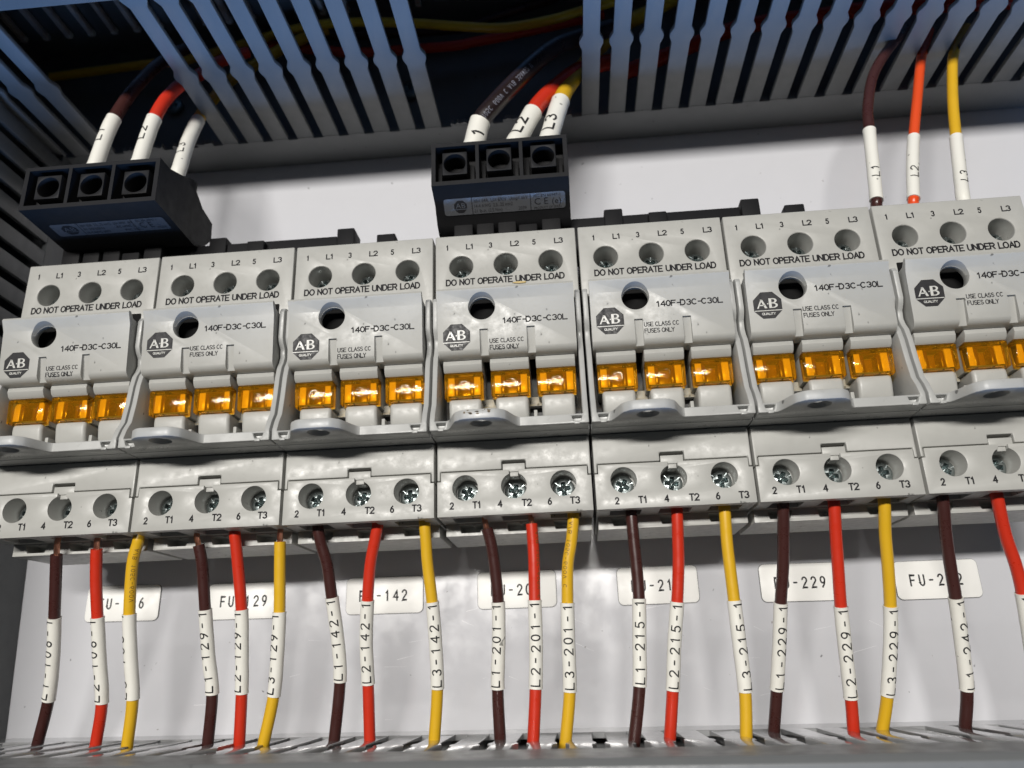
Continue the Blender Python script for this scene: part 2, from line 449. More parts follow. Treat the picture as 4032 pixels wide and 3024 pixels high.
for zc in zs:
    cz = zc + PIT / 2
    if cz + 4 > 134 or cz < -20: continue
    if first is None:
        bm = new_bm()
        poly = finger_poly(0, 19.4, 92, 56, PIT - 3.9, PIT - 4.6, PIT - 2.1)
        # prism in (z,d), extruded in x
        add_prism(bm, [(d, a) for a, d in poly], -1.8, 0, 'x')
        o = finish('finger', bm, DUCTSHADE, lf, bevel=0.22); first = o
    else:
        o = first.copy(); COL.objects.link(o)
    o.location = P(0, 0, cz) * MM
bm = new_bm()
for q in stroke_tris('3III0'.replace('I', '1'), 2.6, 3.0, 3.4, 0.35):
    bm.faces.new([bm.verts.new(P(-37.96, 3.2 + 3.4 - v[1] + 3, 79.5 - v[0] * 0.85)) for v in q][::-1])
fin_lf('printed_text', bm, PRINT, smooth=0)

# lower duct, leaning slightly
LZ = -87.2
lo = thing('wiring_duct', 'glossy grey slotted wiring duct along the bottom edge, wires entering its slots', 'wiring duct', (150, 0, LZ))
lo.rotation_euler = (0, 0.0105, 0)
def fin_lo(name, bm, mat, **kw): return finish(name, bm, mat, lo, **kw)
bm = new_bm()
pts = [(-200, 0.2), (250, 0.2), (250, 16.8)]
SX = [164 - 150 + 10.35 * k for k in range(-19, 20)]
for sx in SX[::-1]:
    pts += [(sx + 1.9, 16.8), (sx + 1.9, 16.2), (sx - 1.9, 16.2), (sx - 1.9, 16.8)]
pts += [(-200, 16.8)]
add_prism(bm, pts, -1.8, 0, 'z'); fin_lo('side_wall', bm, DUCTLOW, bevel=0.15, seg=1)
first = None
for sx in SX:
    cx = sx - 10.35 / 2
    if first is None:
        bm = new_bm(); add_prism(bm, finger_poly(0, 16.8, 75, 47, 10.35 - 3.8, 10.35 - 4.4, 10.35 - 2.2, False), -1.8, 0, 'z')
        o = finish('finger', bm, DUCTLOW, lo, bevel=0.25); first = o
    else:
        o = first.copy(); COL.objects.link(o)
    o.location = P(cx, 0, random.uniform(-0.25, 0.1)) * MM
    o.rotation_euler = (random.uniform(-0.003, 0.003), random.uniform(-0.01, 0.01), 0)
bm = new_bm(); add_prism(bm, [(74.4, -3), (74.4, 0.2), (75.4, 1.1), (98, 1.3), (100, 0), (100, -60), (98, -60), (98, -3)], -200, 250, 'x'); fin_lo('cover', bm, DUCT, bevel=0.4)
bm = new_bm(); add_box(bm, -200, 250, 0.2, 2, -60, -1.8); add_box(bm, -200, 250, 2.1, 98, -62, -60.2); fin_lo('base', bm, DUCT)

# ---------------------------------------------------------------- fuse holders
proto = thing('fuse_holder', 'x', 'fuse holder', (9.1, 0, 0), 'row of three pole fuse holders')
HC = [-14.0, 0.0, 14.0]
# core
bm = new_bm(); add_box(bm, -22.0, 22.0, 8, 43.8, -27.4, 60.8)
finish('body', bm, GREY, proto, bevel=0.5)
# upper terminal block with three screw wells
bm = new_bm(); add_box(bm, -22.12, 22.12, 43.9, 57.5, 37.2, 61.4)
c = [];
for hx in HC:
    b = new_bm(); add_prism(b, circle(hx, 50.3, 3.72, 40), 44.5, 60, 'd'); c.append(b)
finish('upper_terminal_block', bm, GREY, proto, cut=c, bevel=0.8, seg=3)
def screw(hx, z, d, r, parent, tilt):
    bm = new_bm()
    n = 28
    rings = []
    prof = [(r, 0), (r, 1.3), (r * 0.93, 1.75), (r * 0.7, 2.15), (r * 0.42, 2.35), (0.001, 2.4)]
    for rr, h in prof:
        rings.append([bm.verts.new(P(hx + rr * math.cos(2 * math.pi * i / n), d + h, z + rr * math.sin(2 * math.pi * i / n))) for i in range(n)])
    for a, b in zip(rings, rings[1:]):
        for i in range(n):
            j = (i + 1) % n; bm.faces.new((a[i], a[j], b[j], b[i]))
    bm.faces.new(rings[0]); bm.faces.new(rings[-1][::-1])
    cuts = []
    for k in range(2):
        b = new_bm(); L = r * 0.62
        add_prism(b, [(0.3, 0), (2.5, r * 0.24), (4, r * 0.24), (4, -r * 0.24), (2.5, -r * 0.24)], -L, L, 'x')
        bmesh.ops.rotate(b, verts=b.verts, cent=(0, 0, 0), matrix=Matrix.Rotation(tilt + k * math.pi / 2, 3, 'Y'))
        rel(b, hx, d, z); cuts.append(b)
    for k in range(4):   # the fine radial nicks of a combination drive
        b = new_bm(); add_box(b, r * 0.55, r * 1.1, 1.55, 4, -0.14, 0.14)
        bmesh.ops.rotate(b, verts=b.verts, cent=(0, 0, 0), matrix=Matrix.Rotation(tilt + math.pi / 4 + k * math.pi / 2, 3, 'Y'))
        rel(b, hx, d, z); cuts.append(b)
    b = new_bm(); ca = [b.verts.new(P(x, 4, zz)) for x, zz in circle(0, 0, r * 0.62, 14)]; tip = b.verts.new(P(0, 0.2, 0)); b.faces.new(ca)
    for k in range(14): b.faces.new((ca[k], ca[(k + 1) % 14], tip))
    rel(b, hx, d, z); cuts.append(b)
    return finish('terminal_screw', bm, ZINC, parent, cut=cuts, bevel=0.06, seg=1)
for i, hx in enumerate(HC):
    screw(hx, 49.1, 50.3, 3.0, proto, [0.3, 0.9, 0.1][i])
# side rails
rail = [(44, -5.4), (67.4, -5.4), (67.7, -2.6), (66.4, 0.3), (64.6, 3), (63.4, 9), (62.6, 15), (61.6, 18.6), (60.4, 20.4), (59.6, 22.5), (60.0, 24.8), (61.6, 26.4), (62.4, 28), (62.5, 36.4), (61.6, 37.8), (60, 38.3), (57.6, 38.3), (57.6, 28), (44, 28)]
for s in (-1, 1):
    bm = new_bm(); add_prism(bm, rail, *sorted((s * 20.6, s * 22.15)), 'x')
    finish('side_rail', bm, GREY2, proto, bevel=0.35, seg=2)
# base frame with padlock tab
def smooth_step(a, b, n=8):
    out = []
    for i in range(n + 1):
        t = i / n; s_ = t * t * (3 - 2 * t)
        out.append((a[0] + (b[0] - a[0]) * t, a[1] + (b[1] - a[1]) * s_))
    return out
front = [(-22.15, 67.6)] + smooth_step((-17.4, 67.6), (-13.2, 75.6)) + [(-12.4, 76.4), (-11.2, 76.9), (-3.2, 76.9), (-1.8, 76.4)] + smooth_step((-1.1, 75.6), (3.2, 67.6)) + [(22.15, 67.6)]
bm = new_bm(); add_prism(bm, front + [(22.15, 61.5), (-22.15, 61.5)], -5.6, -2.9, 'z')
c = []
b = new_bm(); add_prism(b, circle(-7.2, 71.9, 3.0, 32), -7, 0, 'z'); c.append(b)
for s in (-18.9, 18.9):
    b = new_bm(); add_prism(b, [(s - 1.5, -3.5), (s + 1.5, -3.5), (s + 0.9, -5.0), (s - 0.9, -5.0)], 65.6, 69, 'd'); c.append(b)
finish('base_frame', bm, GREY2, proto, cut=c, bevel=0.3, seg=2)
bm = new_bm(); add_box(bm, -22.3, 22.3, 44, 61.4, -5.6, -4.4); finish('frame_floor', bm, GREY2, proto)
for s in (-18.9, 18.9):
    bm = new_bm(); add_box(bm, s - 0.75, s + 0.75, 67.0, 68.0, -5.9, -5.25); finish('latch_nib', bm, GREY2, proto, bevel=0.1)
# lower housing with ears, latch slot
pol = [(-22.1, -5.75), (22.1, -5.75), (22.1, -17.2), (21.2, -17.2), (21.2, -14.5), (3.5, -14.5), (3.5, -12.0), (-3.4, -12.0), (-3.4, -14.5), (-21.2, -14.5), (-21.2, -17.2), (-22.1, -17.2)]
bm = new_bm(); add_prism(bm, pol, 43.9, 55.3, 'd'); finish('lower_housing', bm, GREY, proto, bevel=0.4, seg=2)
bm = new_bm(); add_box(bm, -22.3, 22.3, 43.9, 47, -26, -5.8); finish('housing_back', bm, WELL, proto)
# terminal cover (T1..T3)
pol = [(-21.0, -14.85), (21.0, -14.85), (21.0, -17.5), (22.05, -17.5), (22.05, -27.6), (-22.05, -27.6), (-22.05, -17.5), (-21.0, -17.5)]
bm = new_bm(); add_prism(bm, pol, 42.9, 55.5, 'd')
c = []
for hx in HC:
    b = new_bm(); add_prism(b, circle(hx, -19.5, 3.68, 40), 47.3, 60, 'd'); c.append(b)
    b = new_bm(); add_box(b, hx - 4.2, hx + 4.6, 45.2, 52.6, -29, -24.9); c.append(b)
b = new_bm(); add_box(b, -1.3, 1.4, 50, 58, -17, -14); c.append(b)
finish('terminal_cover', bm, GREY, proto, cut=c, bevel=0.3, seg=2)
bm = new_bm(); add_box(bm, -3.15, 3.25, 50, 54.7, -15.3, -12.85); add_box(bm, -1.15, 1.25, 50, 54.3, -16.6, -15.2); finish('latch', bm, GREY, proto, bevel=0.15)
for i, hx in enumerate(HC):
    screw(hx, -19.9, 47.2, 3.25, proto, [0.5, 0.15, -0.1][i])
# stepped underside: wire clamps
bm = new_bm(); add_box(bm, -21.6, 21.6, 20, 42.8, -31.2, -27.45)
c = []
for hx in HC:
    b = new_bm(); add_prism(b, [(hx - 3.6, -27.9), (hx - 3.0, -30.3), (hx + 2.6, -30.3), (hx + 3.4, -27.9), (hx + 1.6, -27.9), (hx + 0.8, -28.5), (hx, -27.9)], 36, 45, 'd'); c.append(b)
finish('wire_clamp_block', bm, GREY, proto, cut=c, bevel=0.25)
# fuse carriers
for i, wx in enumerate((-13.55, 0.3, 13.8)):
    bm = new_bm()
    add_prism(bm, [(47, 6.8), (57.4, 6.8), (57.5, 4.5), (56.9, 1.2), (55.6, -1.8), (53.6, -4.2), (47, -4.2)], wx - 4.7, wx + 5.0, 'x')
    fc = finish('fuse_carrier', bm, GREY, proto, bevel=1.1, seg=4)
    bm = new_bm()
    add_prism(bm, [(47, 14.3), (59.2, 14.3), (60.1, 14.9), (60.7, 16.2), (60.5, 17.6), (59.8, 18.6), (57, 19.5), (47, 19.5)], wx - 5.8, wx + 5.7, 'x')
    finish('carrier_brow', bm, GREY, fc, bevel=0.3, seg=2)
    bm = new_bm(); add_box(bm, wx - 5.6, wx + 5.6, 46, 55.2, 6.6, 14.3)
    b = new_bm(); add_box(b, wx - 3.2, wx + 3.2, 53.2, 58, 7.0, 13.9)
    finish('lamp_seat', bm, GREY, fc, cut=b, bevel=0.15)
    bm = new_bm(); add_box(bm, wx - 4.85, wx - 2.9, 53, 57.4, 7.6, 13.3); add_box(bm, wx + 2.9, wx + 4.85, 53, 57.4, 7.6, 13.3)
    finish('lamp_pocket', bm, POCKET, fc, bevel=0.12)
    bm = new_bm(); add_box(bm, wx - 2.4, wx + 2.4, 51, 53.4, 7.8, 13.0); finish('lamp_floor', bm, LFLOOR, fc, bevel=0.12)
    bm = new_bm()
    for s in (-2.3, 2.3):
        add_box(bm, wx + s - 0.6, wx + s + 0.6, 52.4, 57.2, 7.5, 13.0)
    finish('contact_blades', bm, FUSEBODY, fc, bevel=0.3, seg=2)
    # amber window: a hollow cap open at the back
    bm = new_bm()
    add_prism(bm, [(55.3, 14.2), (59.35, 14.0), (58.75, 6.7), (55.3, 6.7)], wx - 5.75, wx + 5.75, 'x')
    b = new_bm(); add_prism(b, [(50, 13.4), (58.35, 13.2), (57.85, 7.5), (50, 7.5)], wx - 4.95, wx + 4.95, 'x')
    aw = finish('amber_window', bm, AMBER, fc, cut=b, bevel=0.22, seg=2)
    bm = new_bm()     # embossed approval ring
    n = 24
    for (ra, rb) in ((1.15, 1.35),):
        for k in range(n):
            a0, a1 = 2 * math.pi * k / n, 2 * math.pi * (k + 1) / n
            def pt(r_, a_): return P(wx + 0.1 + r_ * math.cos(a_), 59.1 + 0.08 * (r_ * math.sin(a_)) , 10.3 + r_ * math.sin(a_))
            bm.faces.new([bm.verts.new(pt(ra, a0)), bm.verts.new(pt(rb, a0)), bm.verts.new(pt(rb, a1)), bm.verts.new(pt(ra, a1))])
    for q in stroke_tris('W', 1.3, 1.2, 1, 0.16):
        bm.faces.new([bm.verts.new(P(wx - 0.4 + v[0], 59.1 + 0.08 * (v[1] - 0.6), 9.7 + v[1])) for v in q])
    finish('approval_mark', bm, AMBER, aw, smooth=0)
# dividers between carriers
for dx in (-6.65, 7.2):
    bm = new_bm(); add_box(bm, dx - 0.5, dx + 0.5, 46, 57, -4.4, 2.2); finish('divider_fin', bm, GREY, proto, bevel=0.15)
    bm = new_bm(); add_box(bm, dx - 2.2, dx + 2.2, 48, 50.5, 5.4, 8.4); finish('tie_bar', bm, GREY, proto, bevel=0.3)
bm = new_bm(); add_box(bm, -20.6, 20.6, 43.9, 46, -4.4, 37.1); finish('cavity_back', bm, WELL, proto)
# handle
hp = [(66.0, 38.1), (67.0, 38.0), (67.2, 37.2), (65.75, 34.0), (64.75, 21.2), (64.3, 19.6), (63.2, 18.3), (61.4, 17.7), (58.6, 17.7), (58.6, 26), (61.9, 26), (61.9, 33), (64.2, 37.2)]
hp = [(66.1, 38.1), (67.0, 38.05), (67.25, 37.4), (65.8, 34.1), (64.5, 19.5), (64.1, 18.7), (63.2, 18.0), (61.4, 17.6), (58.0, 17.6), (58.0, 36.0), (64.4, 36.4)]
def hd(z):   # outer face of the handle at height z
    for (d1, z1), (d0, z0) in zip(hp[2:6], hp[3:7]):
        if z0 <= z <= z1: return d0 + (d1 - d0) * (z - z0) / (z1 - z0)
    return 64.7
bm = new_bm(); add_prism(bm, hp, -20.2, 20.25, 'x')
c = []
b = new_bm(); add_prism(b, circle(-7.0, 32.1, 3.75, 40), 50, 70, 'd'); c.append(b)
b = new_bm()    # countersink round the hole
A = [b.verts.new(P(x, 64.3, z)) for x, z in circle(-7.0, 32.2, 3.74, 40)]
B = [b.verts.new(P(x, 69.3, z)) for x, z in circle(-7.0, 32.2, 4.9, 40)]
b.faces.new(A[::-1]); b.faces.new(B)
for i in range(40):
    j = (i + 1) % 40; b.faces.new((A[i], A[j], B[j], B[i]))
c.append(b)
for gx in (-6.7, 7.1):
    b = new_bm(); add_prism(b, [(62.3, 16), (64.2, 25.4), (70, 25.4), (70, 16)], gx - 1.15, gx + 1.25, 'x'); c.append(b)
    b = new_bm(); add_prism(b, [(50, 16), (50, 20.0), (60.8, 20.2), (63.2, 19.3), (70, 16)], gx - 1.15, gx + 1.25, 'x')
b = new_bm(); add_box(b, -18.6, 18.6, 50, 62.6, 19.6, 40)
b2 = b; c.append(b2)
hb = new_bm(); add_box(hb, -18.4, 18.4, 57.6, 58.0, 24, 41.3); finish('hole_shade_plate', hb, HOLESHADE, proto)  # dark sheet added so the handle hole reads as deep shade
handle = finish('handle', bm, GREY, proto, cut=c, bevel=0.28, seg=3)
for s in (-1, 1):   # side cheeks with pivot
    bm = new_bm(); add_prism(bm, [(50, 36), (58.4, 36), (60, 30), (58.5, 25), (60, 19.6), (58, 17.9), (50, 17.9)], *sorted((s * 18.6, s * 20.1)), 'x')
    ck = finish('handle_cheek', bm, GREY, handle, bevel=0.3)
    bm = new_bm(); add_prism(bm, circle(57.0, 22.6, 0.75, 16), *sorted((s * 19.9, s * 20.25)), 'x'); finish('pivot_hole', bm, WELL, handle)
# lettering
bm = new_bm()
for s_, x, wd in (('1', -18.8, 0.95), ('L1', -12.4, 2.5), ('3', -5.2, 1.15), ('L2', 1.6, 2.8), ('5', 8.5, 1.15), ('L3', 15.4, 2.8)):
    add_text(bm, s_, x, 56.2, wd, 2.0, 57.53)
add_text(bm, 'DO NOT OPERATE UNDER LOAD', -18.9, 43.75, 37.1, 2.3, 57.53)
ptop = finish('upper_print', bm, PRINT, proto, smooth=0)
bm = new_bm()
for s_, x, wd in (('2', -18.5, 1.25), ('T1', -12.0, 2.6), ('4', -4.8, 1.35), ('T2', 2.0, 2.9), ('6', 9.3, 1.3), ('T3', 15.6, 2.9)):
    add_text(bm, s_, x, -25.6, wd, 2.15, 55.53)
plow = finish('lower_print', bm, PRINT, proto, smooth=0)
bm = new_bm()
hdf = lambda z: 65.8 + (z - 34.1) * 0.08904 + 0.05
add_text(bm, '140F-D3C-C30L', -1.25, 28.5, 19.1, 1.9, 0, dfun=hdf)
add_text(bm, 'USE CLASS CC', -5.1, 22.75, 10.1, 1.4, 0, dfun=hdf, th=0.22)
add_text(bm, 'FUSES ONLY', -5.1, 20.8, 8.6, 1.4, 0, dfun=hdf, th=0.22)
ptxt = finish('handle_print', bm, PRINT, proto, smooth=0)
LOGODZ = 0.0
bm = new_bm()
lx, lz, R8 = -14.7, 25.2, 4.32
oct_ = circle(lx, lz, R8, 8, math.pi / 8)
def face_strip(bm, poly, lift):
    # cut polygon into horizontal strips that follow the handle surface
    zs_ = sorted(set([round(z, 4) for _, z in poly] + [lz - 4 + 0.5 * i for i in range(17)]))
    zmin, zmax = min(z for _, z in poly), max(z for _, z in poly)
    zs_ = [z for z in zs_ if zmin - 1e-4 <= z <= zmax + 1e-4]
    def span(z):
        xs_ = []
        for (x0, z0), (x1, z1) in zip(poly, poly[1:] + poly[:1]):
            if abs(z1 - z0) < 1e-9:
                if abs(z - z0) < 1e-3: xs_ += [x0, x1]
            elif min(z0, z1) - 1e-4 <= z <= max(z0, z1) + 1e-4:
                xs_.append(x0 + (x1 - x0) * (z - z0) / (z1 - z0))
        return min(xs_), max(xs_)
    for a, b_ in zip(zs_, zs_[1:]):
        (l0, r0), (l1, r1) = span(a), span(b_)
        bm.faces.new([bm.verts.new(P(x, 65.8 + (z - 34.1) * 0.08904 + lift, z)) for x, z in ((l0, a), (r0, a), (r1, b_), (l1, b_))])
face_strip(bm, oct_, 0.05)
plogo = finish('logo_octagon', bm, LOGO, proto, smooth=0)
bm = new_bm()
ld = lambda z: 65.8 + (z - 34.1) * 0.08904 + 0.09
bm2 = bm
def serif_A(bm, x, z, w_, h_, t):
    Q = [((x, z), (x + t * 0.75, z), (x + w_ * 0.56, z + h_), (x + w_ * 0.42, z + h_)),
         ((x + w_ - t * 1.25, z), (x + w_, z), (x + w_ * 0.56, z + h_), (x + w_ * 0.36, z + h_)),
         ((x + w_ * 0.22, z + h_ * 0.28), (x + w_ * 0.78, z + h_ * 0.28), (x + w_ * 0.74, z + h_ * 0.4), (x + w_ * 0.26, z + h_ * 0.4))]
    for q in Q: bm.faces.new([bm.verts.new(P(a, ld(b_), b_)) for a, b_ in q])
serif_A(bm, lx - 3.1, lz - 0.9, 2.9, 2.7, 0.55)
bx0, bz0, bw, bh = lx + 0.35, lz - 0.9, 2.6, 2.9
bm.faces.new([bm.verts.new(P(a, ld(b_), b_)) for a, b_ in ((bx0, bz0), (bx0 + 0.75, bz0), (bx0 + 0.75, bz0 + bh), (bx0, bz0 + bh))])
for (cz, rz, rx) in ((bz0 + bh * 0.75, bh * 0.25, 1.05), (bz0 + bh * 0.27, bh * 0.27, 1.25)):
    n = 10
    for k in range(n):
        a0, a1 = -math.pi / 2 + math.pi * k / n, -math.pi / 2 + math.pi * (k + 1) / n
        q = [(bx0 + 1.2 + rx * math.cos(a0), cz + rz * math.sin(a0)), (bx0 + 1.2 + rx * math.cos(a1), cz + rz * math.sin(a1)),
             (bx0 + 1.2 + (rx - 0.6) * math.cos(a1), cz + (rz - 0.28) * math.sin(a1)), (bx0 + 1.2 + (rx - 0.6) * math.cos(a0), cz + (rz - 0.28) * math.sin(a0))]
        bm.faces.new([bm.verts.new(P(a, ld(b_), b_)) for a, b_ in q])
    for zz in (cz - rz, cz + rz - 0.28):
        bm.faces.new([bm.verts.new(P(a, ld(b_), b_)) for a, b_ in ((bx0 + 0.7, zz), (bx0 + 1.25, zz), (bx0 + 1.25, zz + 0.28), (bx0 + 0.7, zz + 0.28))])
bm.faces.new([bm.verts.new(P(a, ld(b_), b_)) for a, b_ in ((lx - 0.12, lz + 0.25), (lx + 0.2, lz + 0.25), (lx + 0.2, lz + 0.6), (lx - 0.12, lz + 0.6))])
bm.faces.new([bm.verts.new(P(a, ld(b_), b_)) for a, b_ in ((lx - 3.9, lz - 1.72), (lx + 3.9, lz - 1.72), (lx + 3.9, lz - 1.5), (lx - 3.9, lz - 1.5))])
add_text(bm, 'QUALITY', lx - 1.9, lz - 2.95, 3.8, 0.75, 0, dfun=ld)
pab = finish('logo_letters', bm, LOGOW, proto, smooth=0)
lz0 = lz

tags = ['FU-106', 'FU-129', 'FU-142', 'FU-201', 'FU-215', 'FU-229', 'FU-242']
devs = []
hl = ['light grey fuse holder cut by the left edge, above the FU-106 tag',
      'light grey fuse holder above the FU-129 tag, second from the left',
      'light grey fuse holder above the FU-142 tag, just left of centre',
      'light grey fuse holder directly under the centre black terminal block, wires marked 201 below',
      'light grey fuse holder above the FU-215 tag, wires marked 215 below',
      'light grey fuse holder above the FU-229 tag, no wires entering its top',
      'light grey fuse holder at the right edge, wires also entering its top']
dzs = [-1.9, 1.5, -1.8, -1.9, 0.1, 1.8, 2.3]
for i in range(7):
    o = proto if i == 0 else copy_tree(proto)
    devs.append(o)
for i, o in enumerate(devs):
    o.location = P(9.1 + 45 * i + random.uniform(-0.08, 0.08), random.uniform(-0.15, 0.15), random.uniform(-0.12, 0.12)) * MM
    o['label'] = hl[i]
    for ch in o.children:
        n = ch.name.split('.')[0]
        if n in ('handle_print', 'logo_octagon', 'logo_letters'):
            dz = dzs[i]
            ch.location = P(random.uniform(-.1, .1), 0.08904 * dz, dz) * MM
            if dz < -1:
                ch.location.y -= 0.0  # stays on the face
        if n == 'lower_print' and i == 4: ch.location = P(1.6, 0, -0.8) * MM
        if n == 'upper_print' and i == 4: ch.location = P(1.0, 0, 0) * MM
        if n == 'terminal_screw':
            pass
# grime on two tabs and a scuffed splinter
bm = new_bm()
for k in range(26):
    x = 9.1 + 135 - 7.6 + random.uniform(-3.6, 3.6); z = -3.6 + random.uniform(-0.7, 0.45); r = random.uniform(0.08, 0.3)
    bm.faces.new([bm.verts.new(P(x + r * 1.6 * math.cos(a), 76.96, z + r * 0.7 * math.sin(a))) for a in [2 * math.pi * j / 7 for j in range(7)]])
rel(bm, -144.1, 0, 0); finish('grime_patch', bm, GRIME, devs[3], smooth=0)
bm = new_bm(); add_prism(bm, [(0, 0), (1.6, 0.35), (4.3, 0.2), (4.1, -0.25), (2.0, -0.35), (0.9, -0.2)], 57.5, 57.9, 'd'); rel(bm, 145.9, 0, 43.4)
sp = finish('wood_splinter', bm, plastic('pale_splinter', (0.50, 0.38, 0.16), 0.6), bevel=0)
sp['label'] = 'tiny tan splinter stuck under the word UNDER on the middle fuse holder'; sp['category'] = 'splinter'

# ---------------------------------------------------------------- panel tags
tx = [-12.9, 31.4, 80.7, 126.3, 173.8, 220.9, 264.4]
tz = [-36.3, -37.2, -37.3, -37.2, -37.7, -38.7, -39.6]
for i in range(7):
    t = thing('engraved_tag', 'white tag engraved %s on the panel, below its fuse holder' % tags[i], 'tag', (tx[i] + 13.5, 0, tz[i] - 6.2), 'engraved tags under the fuse holders')
    def rr(w_, h_, r):
        o_ = []
        for cx, cy, a in ((w_ - r, h_ - r, 0), (-w_ + r, h_ - r, 90), (-w_ + r, -h_ + r, 180), (w_ - r, -h_ + r, 270)):
            o_ += arc(cx, cy, r, r, a, a + 90, 5)
        return o_
    bm = new_bm(); add_prism(bm, rr(13.52, 6.23, 1.9), 0.05, 0.28, 'd'); finish('tag_rim', bm, TAGEDGE, t)
    bm = new_bm(); add_prism(bm, rr(13.35, 6.08, 1.75), 0.3, 0.6, 'd'); finish('plate', bm, TAG, t, bevel=0.1)
    bm = new_bm()
    for q in stroke_tris(tags[i], 1.85, 3.3, 2.95, 0.5):
        bm.faces.new([bm.verts.new(P(-8.6 + v[0], 0.62, -1.75 + v[1])) for v in q])
    finish('engraved_text', bm, PRINT, t, smooth=0)
    t.rotation_euler = (0, [0.012, 0.01, 0.008, 0.004, 0.0, 0.012, 0.004][i], 0)

# ---------------------------------------------------------------- wires
def spline(pts, step=1.2):
    V_ = [P(*p) for p in pts]
    V_ = [V_[0] * 2 - V_[1]] + V_ + [V_[-1] * 2 - V_[-2]]
    out = []
    for i in range(1, len(V_) - 2):
        a, b, c_, d_ = V_[i - 1:i + 3]
        n = max(2, int((c_ - b).length / step))
        for k in range(n):
            t = k / n
            out.append(0.5 * ((2 * b) + (c_ - a) * t + (2 * a - 5 * b + 4 * c_ - d_) * t * t + (-a + 3 * b - 3 * c_ + d_) * t ** 3))
    out.append(V_[-2])
    return out
def frames(path):
    fr = []
    for i in range(len(path)):
        t = (path[min(i + 1, len(path) - 1)] - path[max(0, i - 1)]).normalized()
        f = Vector((0.0, -1, 0)); f = (f - t * f.dot(t)).normalized()   # towards the viewer side
        s_ = t.cross(f).normalized()
        fr.append((t, f, s_))
    return fr
def add_tube(bm, path, fr, r, n=18, rfun=None, caps=True):
    rings = []
    for i, (c_, (t, f, s_)) in enumerate(zip(path, fr)):
        rr_ = r if rfun is None else rfun(i)
        rings.append([bm.verts.new(c_ + (f * math.cos(2 * math.pi * k / n) + s_ * math.sin(2 * math.pi * k / n)) * rr_) for k in range(n)])
    for a, b in zip(rings, rings[1:]):
        for k in range(n):
            j = (k + 1) % n; bm.faces.new((a[k], a[j], b[j], b[k]))
    if caps: bm.faces.new(rings[0][::-1]); bm.faces.new(rings[-1])
def arclen(path):
    L = [0.0]
    for a, b in zip(path, path[1:]): L.append(L[-1] + (b - a).length)
    return L
def sample(path, fr, L, s_):
    s_ = max(0, min(L[-1] - 1e-6, s_))
    for i in range(len(L) - 1):
        if L[i + 1] >= s_:
            t = (s_ - L[i]) / max(1e-9, L[i + 1] - L[i])
            return path[i].lerp(path[i + 1], t), [fr[i][k].lerp(fr[i + 1][k], t).normalized() for k in range(3)]
    return path[-1], fr[-1]
